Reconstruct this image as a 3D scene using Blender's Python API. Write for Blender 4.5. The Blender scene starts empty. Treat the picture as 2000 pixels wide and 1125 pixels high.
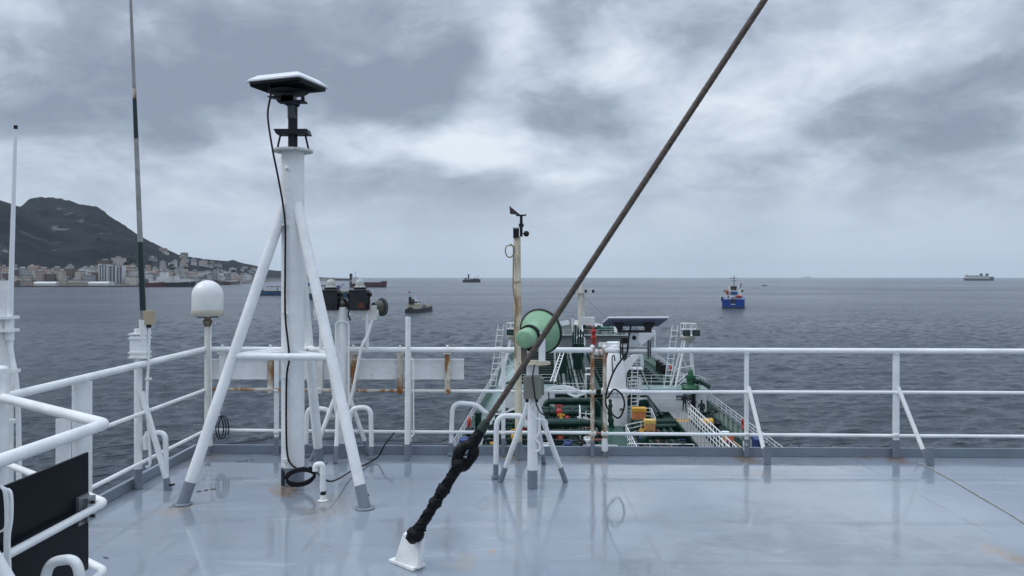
import bpy, math, random
import numpy as np
from mathutils import Vector, Matrix, noise as mnoise

rnd = random.Random(7)
F, CX, HY, EYE = 1500.0, 1000.0, 541.0, 1.77      # focal length and horizon of the photograph (2000 px wide), eye height over the deck
SEA = -18.53                                       # sea level, the deck under the camera is z = 0
MAIN = -12.5                                       # main deck of the tanker
scene = bpy.context.scene
COL = scene.collection

# ------------------------------------------------------------------ camera
cam_d = bpy.data.cameras.new('camera'); cam = bpy.data.objects.new('camera', cam_d); COL.objects.link(cam)
cam.location = (0, 0, EYE); cam.rotation_euler = (math.pi/2, 0, 0)
cam_d.sensor_width = 36; cam_d.lens = 36*F/2000; cam_d.shift_y = -(562.5-HY)/2000
cam_d.clip_start = 0.05; cam_d.clip_end = 120000
scene.camera = cam

# ------------------------------------------------------------------ world: overcast sky
world = bpy.data.worlds.new('World'); scene.world = world; world.use_nodes = True
NT = world.node_tree; N = NT.nodes; L = NT.links; N.clear()
SUN_EL, SUN_ROT = math.radians(50), math.radians(-95)

class G:
    """tiny node-graph helper"""
    def __init__(s, tree): s.t = tree
    def n(s, typ, **kw):
        nd = s.t.nodes.new(typ)
        for k, v in kw.items(): setattr(nd, k, v)
        return nd
    def put(s, sock, v):
        if hasattr(v, 'is_output') or isinstance(v, bpy.types.NodeSocket): s.t.links.new(v, sock)
        else: sock.default_value = v
    def math(s, op, a, b=0.0, c=None, clamp=False):
        nd = s.n('ShaderNodeMath', operation=op, use_clamp=clamp)
        s.put(nd.inputs[0], a); s.put(nd.inputs[1], b)
        if c is not None: s.put(nd.inputs[2], c)
        return nd.outputs[0]
    def vmath(s, op, a, b=None):
        nd = s.n('ShaderNodeVectorMath', operation=op)
        s.put(nd.inputs[0], a)
        if b is not None: s.put(nd.inputs[1], b)
        return nd.outputs['Value'] if op in ('LENGTH', 'DOT_PRODUCT', 'DISTANCE') else nd.outputs[0]
    def noise(s, vec, scale, detail=4, rough=.55, dist=0):
        nd = s.n('ShaderNodeTexNoise'); s.put(nd.inputs['Vector'], vec)
        nd.inputs['Scale'].default_value = scale; nd.inputs['Detail'].default_value = detail
        nd.inputs['Roughness'].default_value = rough; nd.inputs['Distortion'].default_value = dist
        return nd.outputs['Fac']
    def mix(s, fac, a, b, typ='MIX'):
        nd = s.n('ShaderNodeMix', data_type='RGBA', blend_type=typ)
        s.put(nd.inputs['Factor'], fac)
        s.put(nd.inputs[6], a if not isinstance(a, tuple) else (*a[:3], 1))
        s.put(nd.inputs[7], b if not isinstance(b, tuple) else (*b[:3], 1))
        return nd.outputs[2]
    def rng(s, v, a, b, c=0.0, d=1.0, smooth=True):
        nd = s.n('ShaderNodeMapRange', interpolation_type='SMOOTHSTEP' if smooth else 'LINEAR')
        s.put(nd.inputs[0], v)
        for i, q in enumerate((a, b, c, d)): nd.inputs[i+1].default_value = q
        return nd.outputs[0]
    def scale(s, vec, sc):
        nd = s.n('ShaderNodeVectorMath', operation='MULTIPLY'); s.put(nd.inputs[0], vec); nd.inputs[1].default_value = sc
        return nd.outputs[0]

g = G(NT)
sky = g.n('ShaderNodeTexSky', sky_type='NISHITA', sun_disc=False)
sky.sun_elevation = SUN_EL; sky.sun_rotation = SUN_ROT; sky.altitude = 0; sky.air_density = 1.2; sky.dust_density = 2.0
tc = g.n('ShaderNodeTexCoord'); D = tc.outputs['Generated']
sep = g.n('ShaderNodeSeparateXYZ'); L.new(D, sep.inputs[0])
zc = g.math('MAXIMUM', sep.outputs[2], 0.0)
den = g.math('ADD', zc, 0.30)
cmb = g.n('ShaderNodeCombineXYZ')
L.new(g.math('DIVIDE', sep.outputs[0], den), cmb.inputs[0]); L.new(g.math('DIVIDE', sep.outputs[1], den), cmb.inputs[1])
P2 = g.vmath('ADD', cmb.outputs[0], (3.1, 1.7, 0.0))
warp = g.n('ShaderNodeTexNoise'); L.new(P2, warp.inputs['Vector']); warp.inputs['Scale'].default_value = 2.2; warp.inputs['Detail'].default_value = 2
wv = g.vmath('SUBTRACT', warp.outputs['Color'], (.5, .5, .5))
P3 = g.vmath('ADD', P2, g.scale(wv, (.42, .42, .42)))
n1 = g.noise(P3, 1.5, 5, .58)
n2 = g.noise(g.vmath('ADD', P3, (7.3, 2.2, 0)), 4.6, 5, .62)
cl = g.math('ADD', g.math('MULTIPLY', g.math('SUBTRACT', n1, .5), 1.6), g.math('MULTIPLY', g.math('SUBTRACT', n2, .5), .8))
n3 = g.noise(g.vmath('ADD', g.scale(D, (1, 1, 1.5)), g.scale(wv, (.10, .10, .10))), 7.5, 6, .6)
cl = g.math('ADD', cl, g.math('MULTIPLY', g.math('SUBTRACT', n3, .5), 1.25))
Dw = g.vmath('ADD', D, g.scale(wv, (.22, .22, .10)))
def cloud_bank(px, py, sx, sy, amt):
    """one larger bank of lighter or darker cloud, fixed to its direction in the sky"""
    global cl
    c = Vector(((px-CX)/F, 1, (HY-py)/F)); c.normalize()
    dv = g.vmath('SUBTRACT', Dw, tuple(c))
    ln = g.vmath('LENGTH', g.scale(dv, (F/sx, F/sx*.5, F/sy)))
    cl = g.math('ADD', cl, g.rng(ln, 0.0, 1.3, amt, 0.0))
for b in [(300, 150, 560, 150, -.56), (760, 160, 330, 150, -.42), (60, 60, 330, 90, .10), (930, 40, 150, 90, .30), (985, 140, 80, 120, .42),
          (1100, 235, 190, 80, -.40), (1190, 110, 140, 70, .32), (640, 268, 280, 50, .40), (900, 300, 110, 45, .35), (780, 365, 240, 55, -.25),
          (1330, 90, 120, 60, -.20), (1420, 230, 200, 90, .08), (1820, 220, 260, 90, -.42), (1650, 20, 300, 60, -.25), (1640, 270, 160, 50, .18),
          (150, 300, 280, 55, .26), (1080, 330, 150, 50, .25), (1330, 400, 130, 40, -.14), (380, 330, 200, 50, .1)]:
    cloud_bank(*b)
f = g.math('ADD', cl, .50, clamp=True)
ramp = g.n('ShaderNodeValToRGB'); L.new(f, ramp.inputs[0])
e = ramp.color_ramp.elements
e[0].position = 0.0; e[0].color = (.255, .305, .40, 1)
e[1].position = 1.0; e[1].color = (.74, .82, .90, 1)
for pos, c in ((.25, (.325, .385, .49)), (.52, (.475, .55, .665)), (.78, (.62, .70, .80))):
    q = e.new(pos); q.color = (*c, 1)
# towards the horizon the cloud structure dissolves in the moist air
fade = g.rng(sep.outputs[2], .012, .17)
low = g.mix(g.rng(g.noise(D, 3.0, 2), .35, .65), (.475, .56, .66), (.54, .63, .735))
cloud_col = g.mix(fade, low, ramp.outputs[0])
# overcast luminance: the cover grows brighter towards the zenith (CIE overcast sky)
zen = g.math('ADD', 1.0, g.math('MULTIPLY', g.rng(sep.outputs[2], .35, 1.0), 1.5))
cloud_col = g.mix(1.0, cloud_col, g.n('ShaderNodeCombineColor').outputs[0], 'MIX') if False else cloud_col
sc_ = g.n('ShaderNodeVectorMath', operation='SCALE'); L.new(cloud_col, sc_.inputs[0]); L.new(zen, sc_.inputs['Scale'])
bg1 = g.n('ShaderNodeBackground'); L.new(sky.outputs[0], bg1.inputs[0]); bg1.inputs[1].default_value = .05
bg2 = g.n('ShaderNodeBackground'); L.new(sc_.outputs[0], bg2.inputs[0]); bg2.inputs[1].default_value = 1.0
mx = g.n('ShaderNodeMixShader'); mx.inputs[0].default_value = .96
L.new(bg1.outputs[0], mx.inputs[1]); L.new(bg2.outputs[0], mx.inputs[2])
wo = g.n('ShaderNodeOutputWorld'); L.new(mx.outputs[0], wo.inputs[0])

# ------------------------------------------------------------------ sun behind the cloud cover, exposure
sl = bpy.data.lights.new('sun', 'SUN'); sl.energy = 1.0; sl.angle = math.radians(25); sl.color = (1, .97, .93)
so = bpy.data.objects.new('sun', sl); COL.objects.link(so)
sd = Vector((math.sin(SUN_ROT)*math.cos(SUN_EL), math.cos(SUN_ROT)*math.cos(SUN_EL), math.sin(SUN_EL)))
so.rotation_euler = (-sd).to_track_quat('-Z', 'Y').to_euler(); so.location = (0, 0, 60)
vs = scene.view_settings; vs.view_transform = 'Standard'; vs.look = 'None'; vs.exposure = 0.12; vs.gamma = 1.0; vs.use_curve_mapping = False
scene.render.engine = 'CYCLES'
scene.cycles.use_denoising = True; scene.cycles.use_adaptive_sampling = True; scene.cycles.adaptive_threshold = .012; scene.cycles.adaptive_min_samples = 24
scene.cycles.max_bounces = 6; scene.cycles.diffuse_bounces = 3; scene.cycles.glossy_bounces = 3
scene.cycles.volume_bounces = 1; scene.cycles.transparent_max_bounces = 8

# ------------------------------------------------------------------ materials
MATS = {}
def M(name, col, rough=.5, metal=0.0, var=.12, vs=6.0, bump=0.0, bs=60.0, dirt=None, coat=0.0, spec=.5):
    """procedural paint / metal / rubber; dirt = (colour, threshold, scale[, stretch z])"""
    if name in MATS: return MATS[name]
    m = bpy.data.materials.new(name); m.use_nodes = True; t = m.node_tree; k = G(t)
    b = t.nodes['Principled BSDF']
    o = k.n('ShaderNodeTexCoord').outputs['Object']
    nv = k.noise(o, vs, 5, .6)
    dark = tuple(c*(1-var) for c in col); lite = tuple(min(1, c*(1+var*.6)) for c in col)
    c = k.mix(k.rng(nv, .32, .68), dark, lite)
    r = k.math('ADD', rough, k.math('MULTIPLY', k.math('SUBTRACT', nv, .5), .25*rough), clamp=True)
    if dirt:
        st = dirt[3] if len(dirt) > 3 else 1.0
        dn = k.noise(k.scale(o, (1, 1, st)), dirt[2], 6, .65, .3)
        wd_ = .20 if dirt[0][0] > 2*dirt[0][2] else .12
        msk = k.rng(k.math('ADD', dn, k.math('MULTIPLY', k.math('SUBTRACT', k.noise(o, dirt[2]*7, 3), .5), .22)), dirt[1], dirt[1]+wd_)
        dn2 = k.noise(o, dirt[2]*4, 3)
        dc = k.mix(dn2, tuple(x*.55 for x in dirt[0]), dirt[0])
        c = k.mix(msk, c, dc)
        r = k.math('ADD', r, k.math('MULTIPLY', msk, .25), clamp=True)
    t.links.new(c, b.inputs['Base Color']); t.links.new(r, b.inputs['Roughness'])
    b.inputs['Metallic'].default_value = metal
    b.inputs['Specular IOR Level'].default_value = spec
    b.inputs['Coat Weight'].default_value = coat; b.inputs['Coat Roughness'].default_value = .08
    if bump:
        bn = k.n('ShaderNodeBump'); bn.inputs['Strength'].default_value = bump; bn.inputs['Distance'].default_value = .01
        t.links.new(k.noise(o, bs, 3), bn.inputs['Height']); t.links.new(bn.outputs[0], b.inputs['Normal'])
    MATS[name] = m
    return m
RUST = (.30, .13, .035)
WHITE = M('white_paint', (.82, .83, .82), .30, var=.09, vs=4, bump=.5, bs=22, dirt=((.50, .46, .38), .68, 5, .25))
WHITE_OLD = M('old_white_paint', (.72, .71, .66), .4, var=.12, vs=5, bump=.3, bs=40, dirt=(RUST, .58, 5, .35))
CREAM_RUST = M('cream_paint_rust', (.66, .60, .45), .45, var=.18, vs=9, bump=.3, bs=60, dirt=((.42, .22, .06), .46, 7, .22))
RUSTY = M('rusty_paint', (.66, .62, .52), .5, var=.2, vs=12, bump=.4, bs=60, dirt=((.36, .15, .04), .40, 9, .4))
GREYP = M('grey_deck_paint', (.19, .22, .26), .3, var=.1, vs=8, bump=.2, bs=30)
COAM = M('coaming_paint', (.20, .235, .285), .3, var=.12, vs=3, bump=.2, bs=20, dirt=(RUST, .74, 2.2))
BLACK = M('black_rubber', (.008, .009, .011), .45, var=.3, spec=.3)
BLACKWRAP = M('black_wrap', (.005, .0055, .007), .55, var=.4, vs=20, bump=.9, bs=45, spec=.2)
BOARD = M('black_board', (.0035, .006, .009), .35, var=.25, vs=2, spec=.13)
DARK = M('dark_metal', (.018, .02, .025), .45, .2, var=.25, spec=.3)
STEEL = M('galvanised_steel', (.36, .37, .38), .35, .8, var=.2, vs=20)
WIRE = M('wire_rope', (.105, .082, .066), .55, .2, var=.35, vs=40, bump=.4, bs=200)
PLASTW = M('white_plastic', (.84, .85, .86), .25, var=.03)
DOME = M('dome_plastic', (.80, .80, .78), .35, var=.05, dirt=((.5, .46, .36), .68, 3))
PANELBACK = M('panel_back', (.13, .14, .20), .38, var=.08)
HORN = M('horn_green', (.23, .41, .25), .35, var=.16, vs=7, bump=.15, bs=30, dirt=((.42, .52, .44), .66, 6))
BOXG = M('junction_grey', (.20, .20, .17), .5, var=.12)
TAN = M('tan_plastic', (.42, .34, .22), .5)
ROPE = M('rope_fibre', (.38, .38, .33), .8, var=.3, vs=30)
GLASS = M('dark_glass', (.02, .03, .035), .06, var=.1)
GFIBRE = M('grey_fibreglass', (.33, .34, .32), .5, var=.2, vs=10, dirt=((.25, .1, .06), .7, 14))
GREENP = M('dark_green_paint', (.005, .034, .024), .4, var=.35, vs=5, spec=.3)
GDECK = M('green_deck_paint', (.006, .034, .025), .48, var=.4, vs=.8, dirt=((.06, .07, .055), .68, 1.2), spec=.25)
PALEG = M('pale_green_paint', (.32, .42, .39), .45, var=.12, vs=.7, dirt=((.22, .27, .25), .6, 1.4, .3))
SWHITE = M('ship_white', (.74, .76, .76), .4, var=.08, vs=.8, dirt=((.45, .42, .36), .68, 1.0, .4))
REDP = M('red_paint', (.42, .03, .025), .4, var=.2)
YEL = M('yellow_paint', (.62, .33, .03), .45, var=.2, vs=3)
ORANGE = M('orange_paint', (.55, .20, .07), .5, var=.2, vs=3)
BLUEP = M('blue_paint', (.03, .06, .20), .4, var=.15)
CLOTH = M('dark_cloth', (.012, .014, .02), .8, var=.3)
SKIN = M('skin', (.30, .18, .12), .6)

# ------------------------------------------------------------------ mesh helpers
TH = math.atan(78/1500.0)                          # the tanker's heading, to the right of the view
SHIP = Matrix.Rotation(-TH, 4, 'Z') @ Matrix.Translation((4.6, 0, 0))
WM = {}
def gp(px, py, z=0.0):
    d = (EYE-z)*F/(py-HY); return Vector(((px-CX)/F*d, d, z))
def pp(px, py, d): return Vector(((px-CX)/F*d, d, EYE+(HY-py)/F*d))
def sx(px, d): return (px-1078)/1500.0*d-4.6       # ship frame: metres right of the keel line at distance d
def sz(py, d): return EYE+(HY-py)/1500.0*d
V = Vector
def smooth_path(pts, n=6):
    pts = [V(p) for p in pts]; out = []
    for i in range(len(pts)-1):
        a = pts[max(i-1, 0)]; b = pts[i]; c = pts[i+1]; d = pts[min(i+2, len(pts)-1)]
        for j in range(n):
            t = j/n
            out.append(.5*((2*b)+(c-a)*t+(2*a-5*b+4*c-d)*t*t+(3*b-a-3*c+d)*t**3))
    out.append(pts[-1]); return out
def fillet(pts, r, n=6):
    pts = [V(p) for p in pts]; out = [pts[0]]
    for a, b, c in zip(pts, pts[1:], pts[2:]):
        u = (a-b); w = (c-b); q = min(r, u.length*.45, w.length*.45); u.normalize(); w.normalize()
        s, e2 = b+u*q, b+w*q
        for j in range(n+1):
            t = j/n; out.append((1-t)**2*s+2*t*(1-t)*b+t*t*e2)
    out.append(pts[-1]); return out

class MB:
    def __init__(s, frame=None): s.v = []; s.f = []; s.frame = frame
    def add(s, vs, fs):
        o = len(s.v); s.v += [V(p) for p in vs]; s.f += [tuple(i+o for i in f) for f in fs]; return s
    def box(s, x0, x1, y0, y1, z0, z1):
        return s.add([(x0, y0, z0), (x1, y0, z0), (x1, y1, z0), (x0, y1, z0), (x0, y0, z1), (x1, y0, z1), (x1, y1, z1), (x0, y1, z1)],
                     [(0, 3, 2, 1), (4, 5, 6, 7), (0, 1, 5, 4), (1, 2, 6, 5), (2, 3, 7, 6), (3, 0, 4, 7)])
    def cbox(s, c, size, rot=None):
        m = MB().box(-size[0]/2, size[0]/2, -size[1]/2, size[1]/2, -size[2]/2, size[2]/2)
        R = rot if rot is not None else Matrix.Identity(3)
        return s.add([V(c)+R @ p for p in m.v], m.f)
    def bar(s, a, b, w, h, up=(0, 0, 1)):
        """rectangular bar from a to b; w across, h along up"""
        a, b = V(a), V(b); d = (b-a).normalized(); u = V(up)
        if abs(d.dot(u)) > .98: u = V((0, 1, 0))
        x = d.cross(u).normalized(); y = x.cross(d)
        R = Matrix((x, d, y)).transposed()
        return s.cbox((a+b)/2, (w, (b-a).length, h), R)
    def tube(s, path, r, seg=10, cap=True, lobes=0, twist=0.0):
        path = [V(p) for p in path]; n = len(path); rs = r if isinstance(r, (list, tuple)) else [r]*n
        t0 = (path[1]-path[0]).normalized(); a = V((0, 0, 1)) if abs(t0.z) < .9 else V((1, 0, 0))
        u = t0.cross(a).normalized(); vs = []; ln = 0
        for i, p in enumerate(path):
            t = (path[min(i+1, n-1)]-path[max(i-1, 0)]).normalized()
            u = (u-t*u.dot(t)).normalized(); w = t.cross(u)
            if i: ln += (p-path[i-1]).length
            for j in range(seg):
                q = 2*math.pi*j/seg
                rr = rs[i]*(1-.2*abs(math.cos(lobes*q/2))) if lobes else rs[i]
                q += twist*ln
                vs.append(p+(u*math.cos(q)+w*math.sin(q))*rr)
        fs = [(i*seg+j, i*seg+(j+1) % seg, (i+1)*seg+(j+1) % seg, (i+1)*seg+j) for i in range(n-1) for j in range(seg)]
        if cap: fs += [tuple(range(seg))[::-1], tuple((n-1)*seg+j for j in range(seg))]
        return s.add(vs, fs)
    def cyl(s, a, b, r, seg=12, r2=None): return s.tube([a, b], [r, r if r2 is None else r2], seg)
    def lathe(s, prof, origin=(0, 0, 0), axis=(0, 0, 1), seg=20):
        ax = V(axis).normalized(); a = V((0, 0, 1)) if abs(ax.z) < .9 else V((1, 0, 0))
        u = ax.cross(a).normalized(); w = ax.cross(u); o = V(origin); vs = []
        for (r, h) in prof:
            for j in range(seg):
                q = 2*math.pi*j/seg; vs.append(o+ax*h+(u*math.cos(q)+w*math.sin(q))*max(r, 1e-4))
        n = len(prof)
        fs = [(i*seg+j, i*seg+(j+1) % seg, (i+1)*seg+(j+1) % seg, (i+1)*seg+j) for i in range(n-1) for j in range(seg)]
        return s.add(vs, fs)
    def sphere(s, c, r, seg=14, sq=(1, 1, 1)):
        k = len(s.v); s.lathe([(r*math.sin(math.pi*i/8), -r*math.cos(math.pi*i/8)) for i in range(9)], (0, 0, 0), (0, 0, 1), seg)
        for i in range(k, len(s.v)): p = s.v[i]; s.v[i] = V((p.x*sq[0]+c[0], p.y*sq[1]+c[1], p.z*sq[2]+c[2]))
        return s
    def prism(s, pts, vec):
        pts = [V(p) for p in pts]; vec = V(vec); n = len(pts)
        return s.add(pts+[p+vec for p in pts], [tuple(range(n))[::-1], tuple(range(n, 2*n))]+[(i, (i+1) % n, (i+1) % n+n, i+n) for i in range(n)])
    def mesh(s, name, mat, inv=None, angle=40):
        me = bpy.data.meshes.new(name)
        vs = s.v
        if s.frame is not None: vs = [s.frame @ p for p in vs]
        if inv is not None: vs = [inv @ p for p in vs]
        me.from_pydata([tuple(p) for p in vs], [], s.f); me.update()
        me.shade_smooth(); me.set_sharp_from_angle(angle=math.radians(angle))
        import bmesh
        bm = bmesh.new(); bm.from_mesh(me); bmesh.ops.recalc_face_normals(bm, faces=bm.faces); bm.to_mesh(me); bm.free()
        if mat: me.materials.append(mat)
        return me
    def build(s, name, mat, parent, angle=40):
        o = bpy.data.objects.new(name, s.mesh(name, mat, WM[parent.name].inverted(), angle)); COL.objects.link(o)
        o.parent = parent; WM[o.name] = WM[parent.name]; return o

def tag(o, label=None, cat=None, group=None, kind=None):
    for k, v in (('label', label), ('category', cat), ('group', group), ('kind', kind)):
        if v: o[k] = v
    return o
def thing(name, label, cat, loc, rot=0.0, group=None, frame=None):
    o = bpy.data.objects.new(name, None); COL.objects.link(o); o.empty_display_size = .2
    loc = V(loc)
    if frame is not None: loc = frame @ loc; rot = -TH
    o.location = loc; o.rotation_euler = (0, 0, rot)
    WM[o.name] = Matrix.Translation(loc) @ Matrix.Rotation(rot, 4, 'Z')
    return tag(o, label, cat, group)
def single(name, mb, mat, origin, label=None, cat=None, group=None, kind=None, angle=40):
    """a thing that is one mesh, its origin at its base"""
    origin = V(origin); w = Matrix.Translation(origin)
    if mb.frame is not None: w = mb.frame @ w
    o = bpy.data.objects.new(name, mb.mesh(name, mat, w.inverted(), angle)); COL.objects.link(o)
    o.matrix_world = w; WM[o.name] = w
    return tag(o, label, cat, group, kind)
def two_tone(parent, path, r, split, name='leg', seg=12, mat=None, foot=None):
    """a painted pipe whose lowest stretch is grey like the deck; split = z of the change, path runs downwards"""
    a, b = V(path[-2]), V(path[-1]); t = (split-a.z)/(b.z-a.z) if abs(b.z-a.z) > 1e-6 else .9
    m = a+(b-a)*t
    leg = MB().tube(list(path[:-1])+[m], r, seg).build(name, mat or WHITE, parent)
    MB().tube([m, b], r*1.015 if not isinstance(r, (list, tuple)) else r[-1], seg).build('painted_foot', foot or GREYP, leg)
    return leg

# ================================================================== SETTING
# ---- the deck under the camera
def deck_material():
    m = bpy.data.materials.new('wet_deck_paint'); m.use_nodes = True; t = m.node_tree; k = G(t); b = t.nodes['Principled BSDF']
    o = k.n('ShaderNodeTexCoord').outputs['Object']
    big = k.noise(o, .55, 5, .6, .6); mid = k.noise(o, 2.3, 6, .65, .4); fine = k.noise(o, 38, 3)
    c = k.mix(k.rng(big, .3, .7), (.218, .257, .305), (.272, .313, .365))
    c = k.mix(k.math('MULTIPLY', k.rng(mid, .5, .72), .45), c, (.225, .24, .25))
    patch = k.noise(k.vmath('ADD', o, (2, 5, 0)), .33, 4, .6, .9)
    c = k.mix(k.rng(patch, .45, .62, 0, .7), c, k.mix(k.rng(mid, .35, .65), (.175, .195, .21), (.275, .30, .33)))
    strk = k.noise(k.scale(o, (.9, 4.0, 1)), 1.6, 6, .7, .6)
    c = k.mix(k.math('MULTIPLY', k.rng(strk, .56, .70), .5), c, (.37, .40, .45))
    c = k.mix(k.math('MULTIPLY', k.rng(k.noise(k.vmath('ADD', o, (8, 1, 0)), 3.1, 6, .75, .5), .62, .72), .35), c, (.24, .21, .165))
    blot = k.noise(k.vmath('ADD', o, (11, 3, 0)), 1.2, 5, .7, .8)
    c = k.mix(k.math('MULTIPLY', k.rng(blot, .6, .72), .55), c, (.33, .345, .36))
    spots = k.noise(o, 9, 4, .7)
    c = k.mix(k.math('MULTIPLY', k.rng(spots, .70, .76), .5), c, (.13, .12, .11))
    wob = k.noise(o, 6, 5, .7)
    for (px, py, rad, amt, colr) in [(560, 955, .20, .8, (.24, .16, .09)), (640, 990, .26, .4, (.26, .22, .16)), (345, 993, .17, .6, (.30, .24, .17)),
                                     (405, 885, .30, .65, (.22, .19, .14)), (600, 880, .22, .7, (.2, .13, .06)), (1015, 890, .22, .75, (.28, .19, .09)),
                                     (1160, 897, .22, .45, (.30, .25, .19)), (1458, 897, .16, .7, (.26, .16, .08)), (1752, 897, .14, .75, (.24, .13, .06)),
                                     (1690, 893, .07, .7, (.26, .14, .06)), (1960, 1082, .11, .9, (.30, .25, .20)), (1985, 1090, .09, .8, (.22, .17, .12)),
                                     (962, 1077, .035, .9, (.36, .25, .17)), (880, 1055, .2, .35, (.17, .2, .24)), (960, 985, .14, .4, (.18, .2, .23)),
                                     (905, 1100, .1, .5, (.3, .27, .22)), (1745, 1010, .06, .3, (.3, .3, .3)), (1480, 925, .1, .4, (.3, .26, .2))]:
        p = gp(px, py)
        ln = k.vmath('LENGTH', k.scale(k.vmath('SUBTRACT', o, tuple(p)), (1/rad, .6/rad, 1)))
        ln = k.math('ADD', ln, k.math('MULTIPLY', k.math('SUBTRACT', wob, .5), 3.2))
        c = k.mix(k.rng(ln, .35, 1.0, amt, 0.0), c, colr)
    sp = k.n('ShaderNodeSeparateXYZ'); t.links.new(o, sp.inputs[0])
    def seam(v, pos, w0=.004, w1=.018): return k.rng(k.math('ABSOLUTE', k.math('SUBTRACT', v, pos)), w0, w1, 1.0, 0.0)
    SEAMS = [(0, .93), (0, -1.35), (0, 3.3), (1, 6.85), (1, 4.2)]
    grime = None
    for a, q in SEAMS:
        s1 = seam(sp.outputs[a], q, .002, .03); grime = s1 if grime is None else k.math('MAXIMUM', grime, s1)
    c = k.mix(k.math('MULTIPLY', k.math('MULTIPLY', grime, k.rng(mid, .42, .66)), .28), c, (.13, .13, .125))
    chips = k.noise(k.vmath('ADD', o, (1, 7, 0)), 16, 5, .75, .4)
    c = k.mix(k.rng(chips, .735, .755), c, (.10, .07, .05))
    scr = k.noise(k.vmath('ADD', k.scale(o, (5, .5, 1)), (3, 3, 0)), 2.2, 5, .75, .7)
    c = k.mix(k.rng(scr, .66, .72, 0, .4), c, (.36, .40, .45))
    t.links.new(c, b.inputs['Base Color'])
    wet = k.rng(k.noise(k.vmath('ADD', o, (4, 9, 0)), .8, 5, .62, .5), .36, .62)
    r = k.math('ADD', .04, k.math('MULTIPLY', wet, .20)); r = k.math('ADD', r, k.math('MULTIPLY', k.rng(mid, .55, .75), .12))
    t.links.new(r, b.inputs['Roughness']); b.inputs['Specular IOR Level'].default_value = .6
    b.inputs['Coat Weight'].default_value = .8; b.inputs['Coat Roughness'].default_value = .045; b.inputs['Coat IOR'].default_value = 1.33
    # plate seams and slight buckling of the steel
    sm = None
    for a, q in SEAMS:
        s1 = seam(sp.outputs[a], q); sm = s1 if sm is None else k.math('MAXIMUM', sm, s1)
    h = k.math('ADD', k.math('MULTIPLY', sm, .0014), k.math('MULTIPLY', k.noise(o, 1.6, 2, .5), .009))
    h = k.math('ADD', h, k.math('MULTIPLY', fine, .00018)); h = k.math('ADD', h, k.math('MULTIPLY', k.noise(o, 9, 2), .0006))
    bn = k.n('ShaderNodeBump'); bn.inputs['Strength'].default_value = .8; bn.inputs['Distance'].default_value = 1.0
    t.links.new(h, bn.inputs['Height']); t.links.new(bn.outputs[0], b.inputs['Normal'])
    return m
FR = lambda x: 7.62-.022*x                         # y of the front edge of the deck
dk = MB()
dk.prism([(-3.2, -4, -3), (9, -4, -3), (9, FR(9)+.06, -3), (-3.2, FR(-3.2)+.06, -3)], (0, 0, 3))
single('bridge_top_deck', dk, deck_material(), (0, 0, 0), kind='structure')
cm = MB()
cm.prism([(-3.2, FR(-3.2)+.004, .003), (9, FR(9)+.004, .003), (9, FR(9)+.03, .003), (-3.2, FR(-3.2)+.03, .003)], (0, 0, .085))
cm.prism([(-3.196, -4, .003), (-3.16, -4, .003), (-3.16, FR(-3.2), .003), (-3.196, FR(-3.2), .003)], (0, 0, .083))
single('deck_coaming', cm, COAM, (0, 7.6, 0), kind='structure')

# ---- sea
def sea_material():
    m = bpy.data.materials.new('sea_water'); m.use_nodes = True; t = m.node_tree; k = G(t); b = t.nodes['Principled BSDF']
    o = k.n('ShaderNodeTexCoord').outputs['Object']
    b.inputs['IOR'].default_value = 1.33
    pat = k.noise(k.scale(o, (.0016, .004, 1)), 1.0, 5, .6, .8)
    pat2 = k.noise(k.scale(o, (.010, .022, 1)), 1.0, 4, .6, .5)
    c = k.mix(k.rng(pat, .35, .65), (.028, .041, .056), (.040, .056, .074))
    t.links.new(c, b.inputs['Base Color'])
    r = k.math('ADD', .16, k.math('MULTIPLY', k.rng(pat, .3, .7), .10)); t.links.new(r, b.inputs['Roughness'])
    w1 = k.noise(k.scale(o, (.42, 1.0, 1)), 1.0, 3, .6, .3)
    w2 = k.noise(k.scale(o, (.055, .13, 1)), 1.0, 3, .55, .2)
    w3 = k.noise(k.scale(o, (1.5, 2.6, 1)), 1.0, 3, .6)
    amp = k.math('ADD', .65, k.math('MULTIPLY', k.rng(pat2, .35, .65), .5))
    h = k.math('ADD', k.math('MULTIPLY', w1, .95), k.math('MULTIPLY', w2, 1.0)); h = k.math('ADD', h, k.math('MULTIPLY', w3, .24))
    lane = k.rng(k.noise(k.scale(o, (.0011, .0095, 1)), 1.0, 4, .6, .5), .56, .66, 1.0, .42)
    h = k.math('MULTIPLY', k.math('MULTIPLY', h, amp), lane)
    bn = k.n('ShaderNodeBump'); bn.inputs['Strength'].default_value = 1.0; bn.inputs['Distance'].default_value = 1.0
    t.links.new(h, bn.inputs['Height']); t.links.new(bn.outputs[0], b.inputs['Normal'])
    return m
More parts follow.
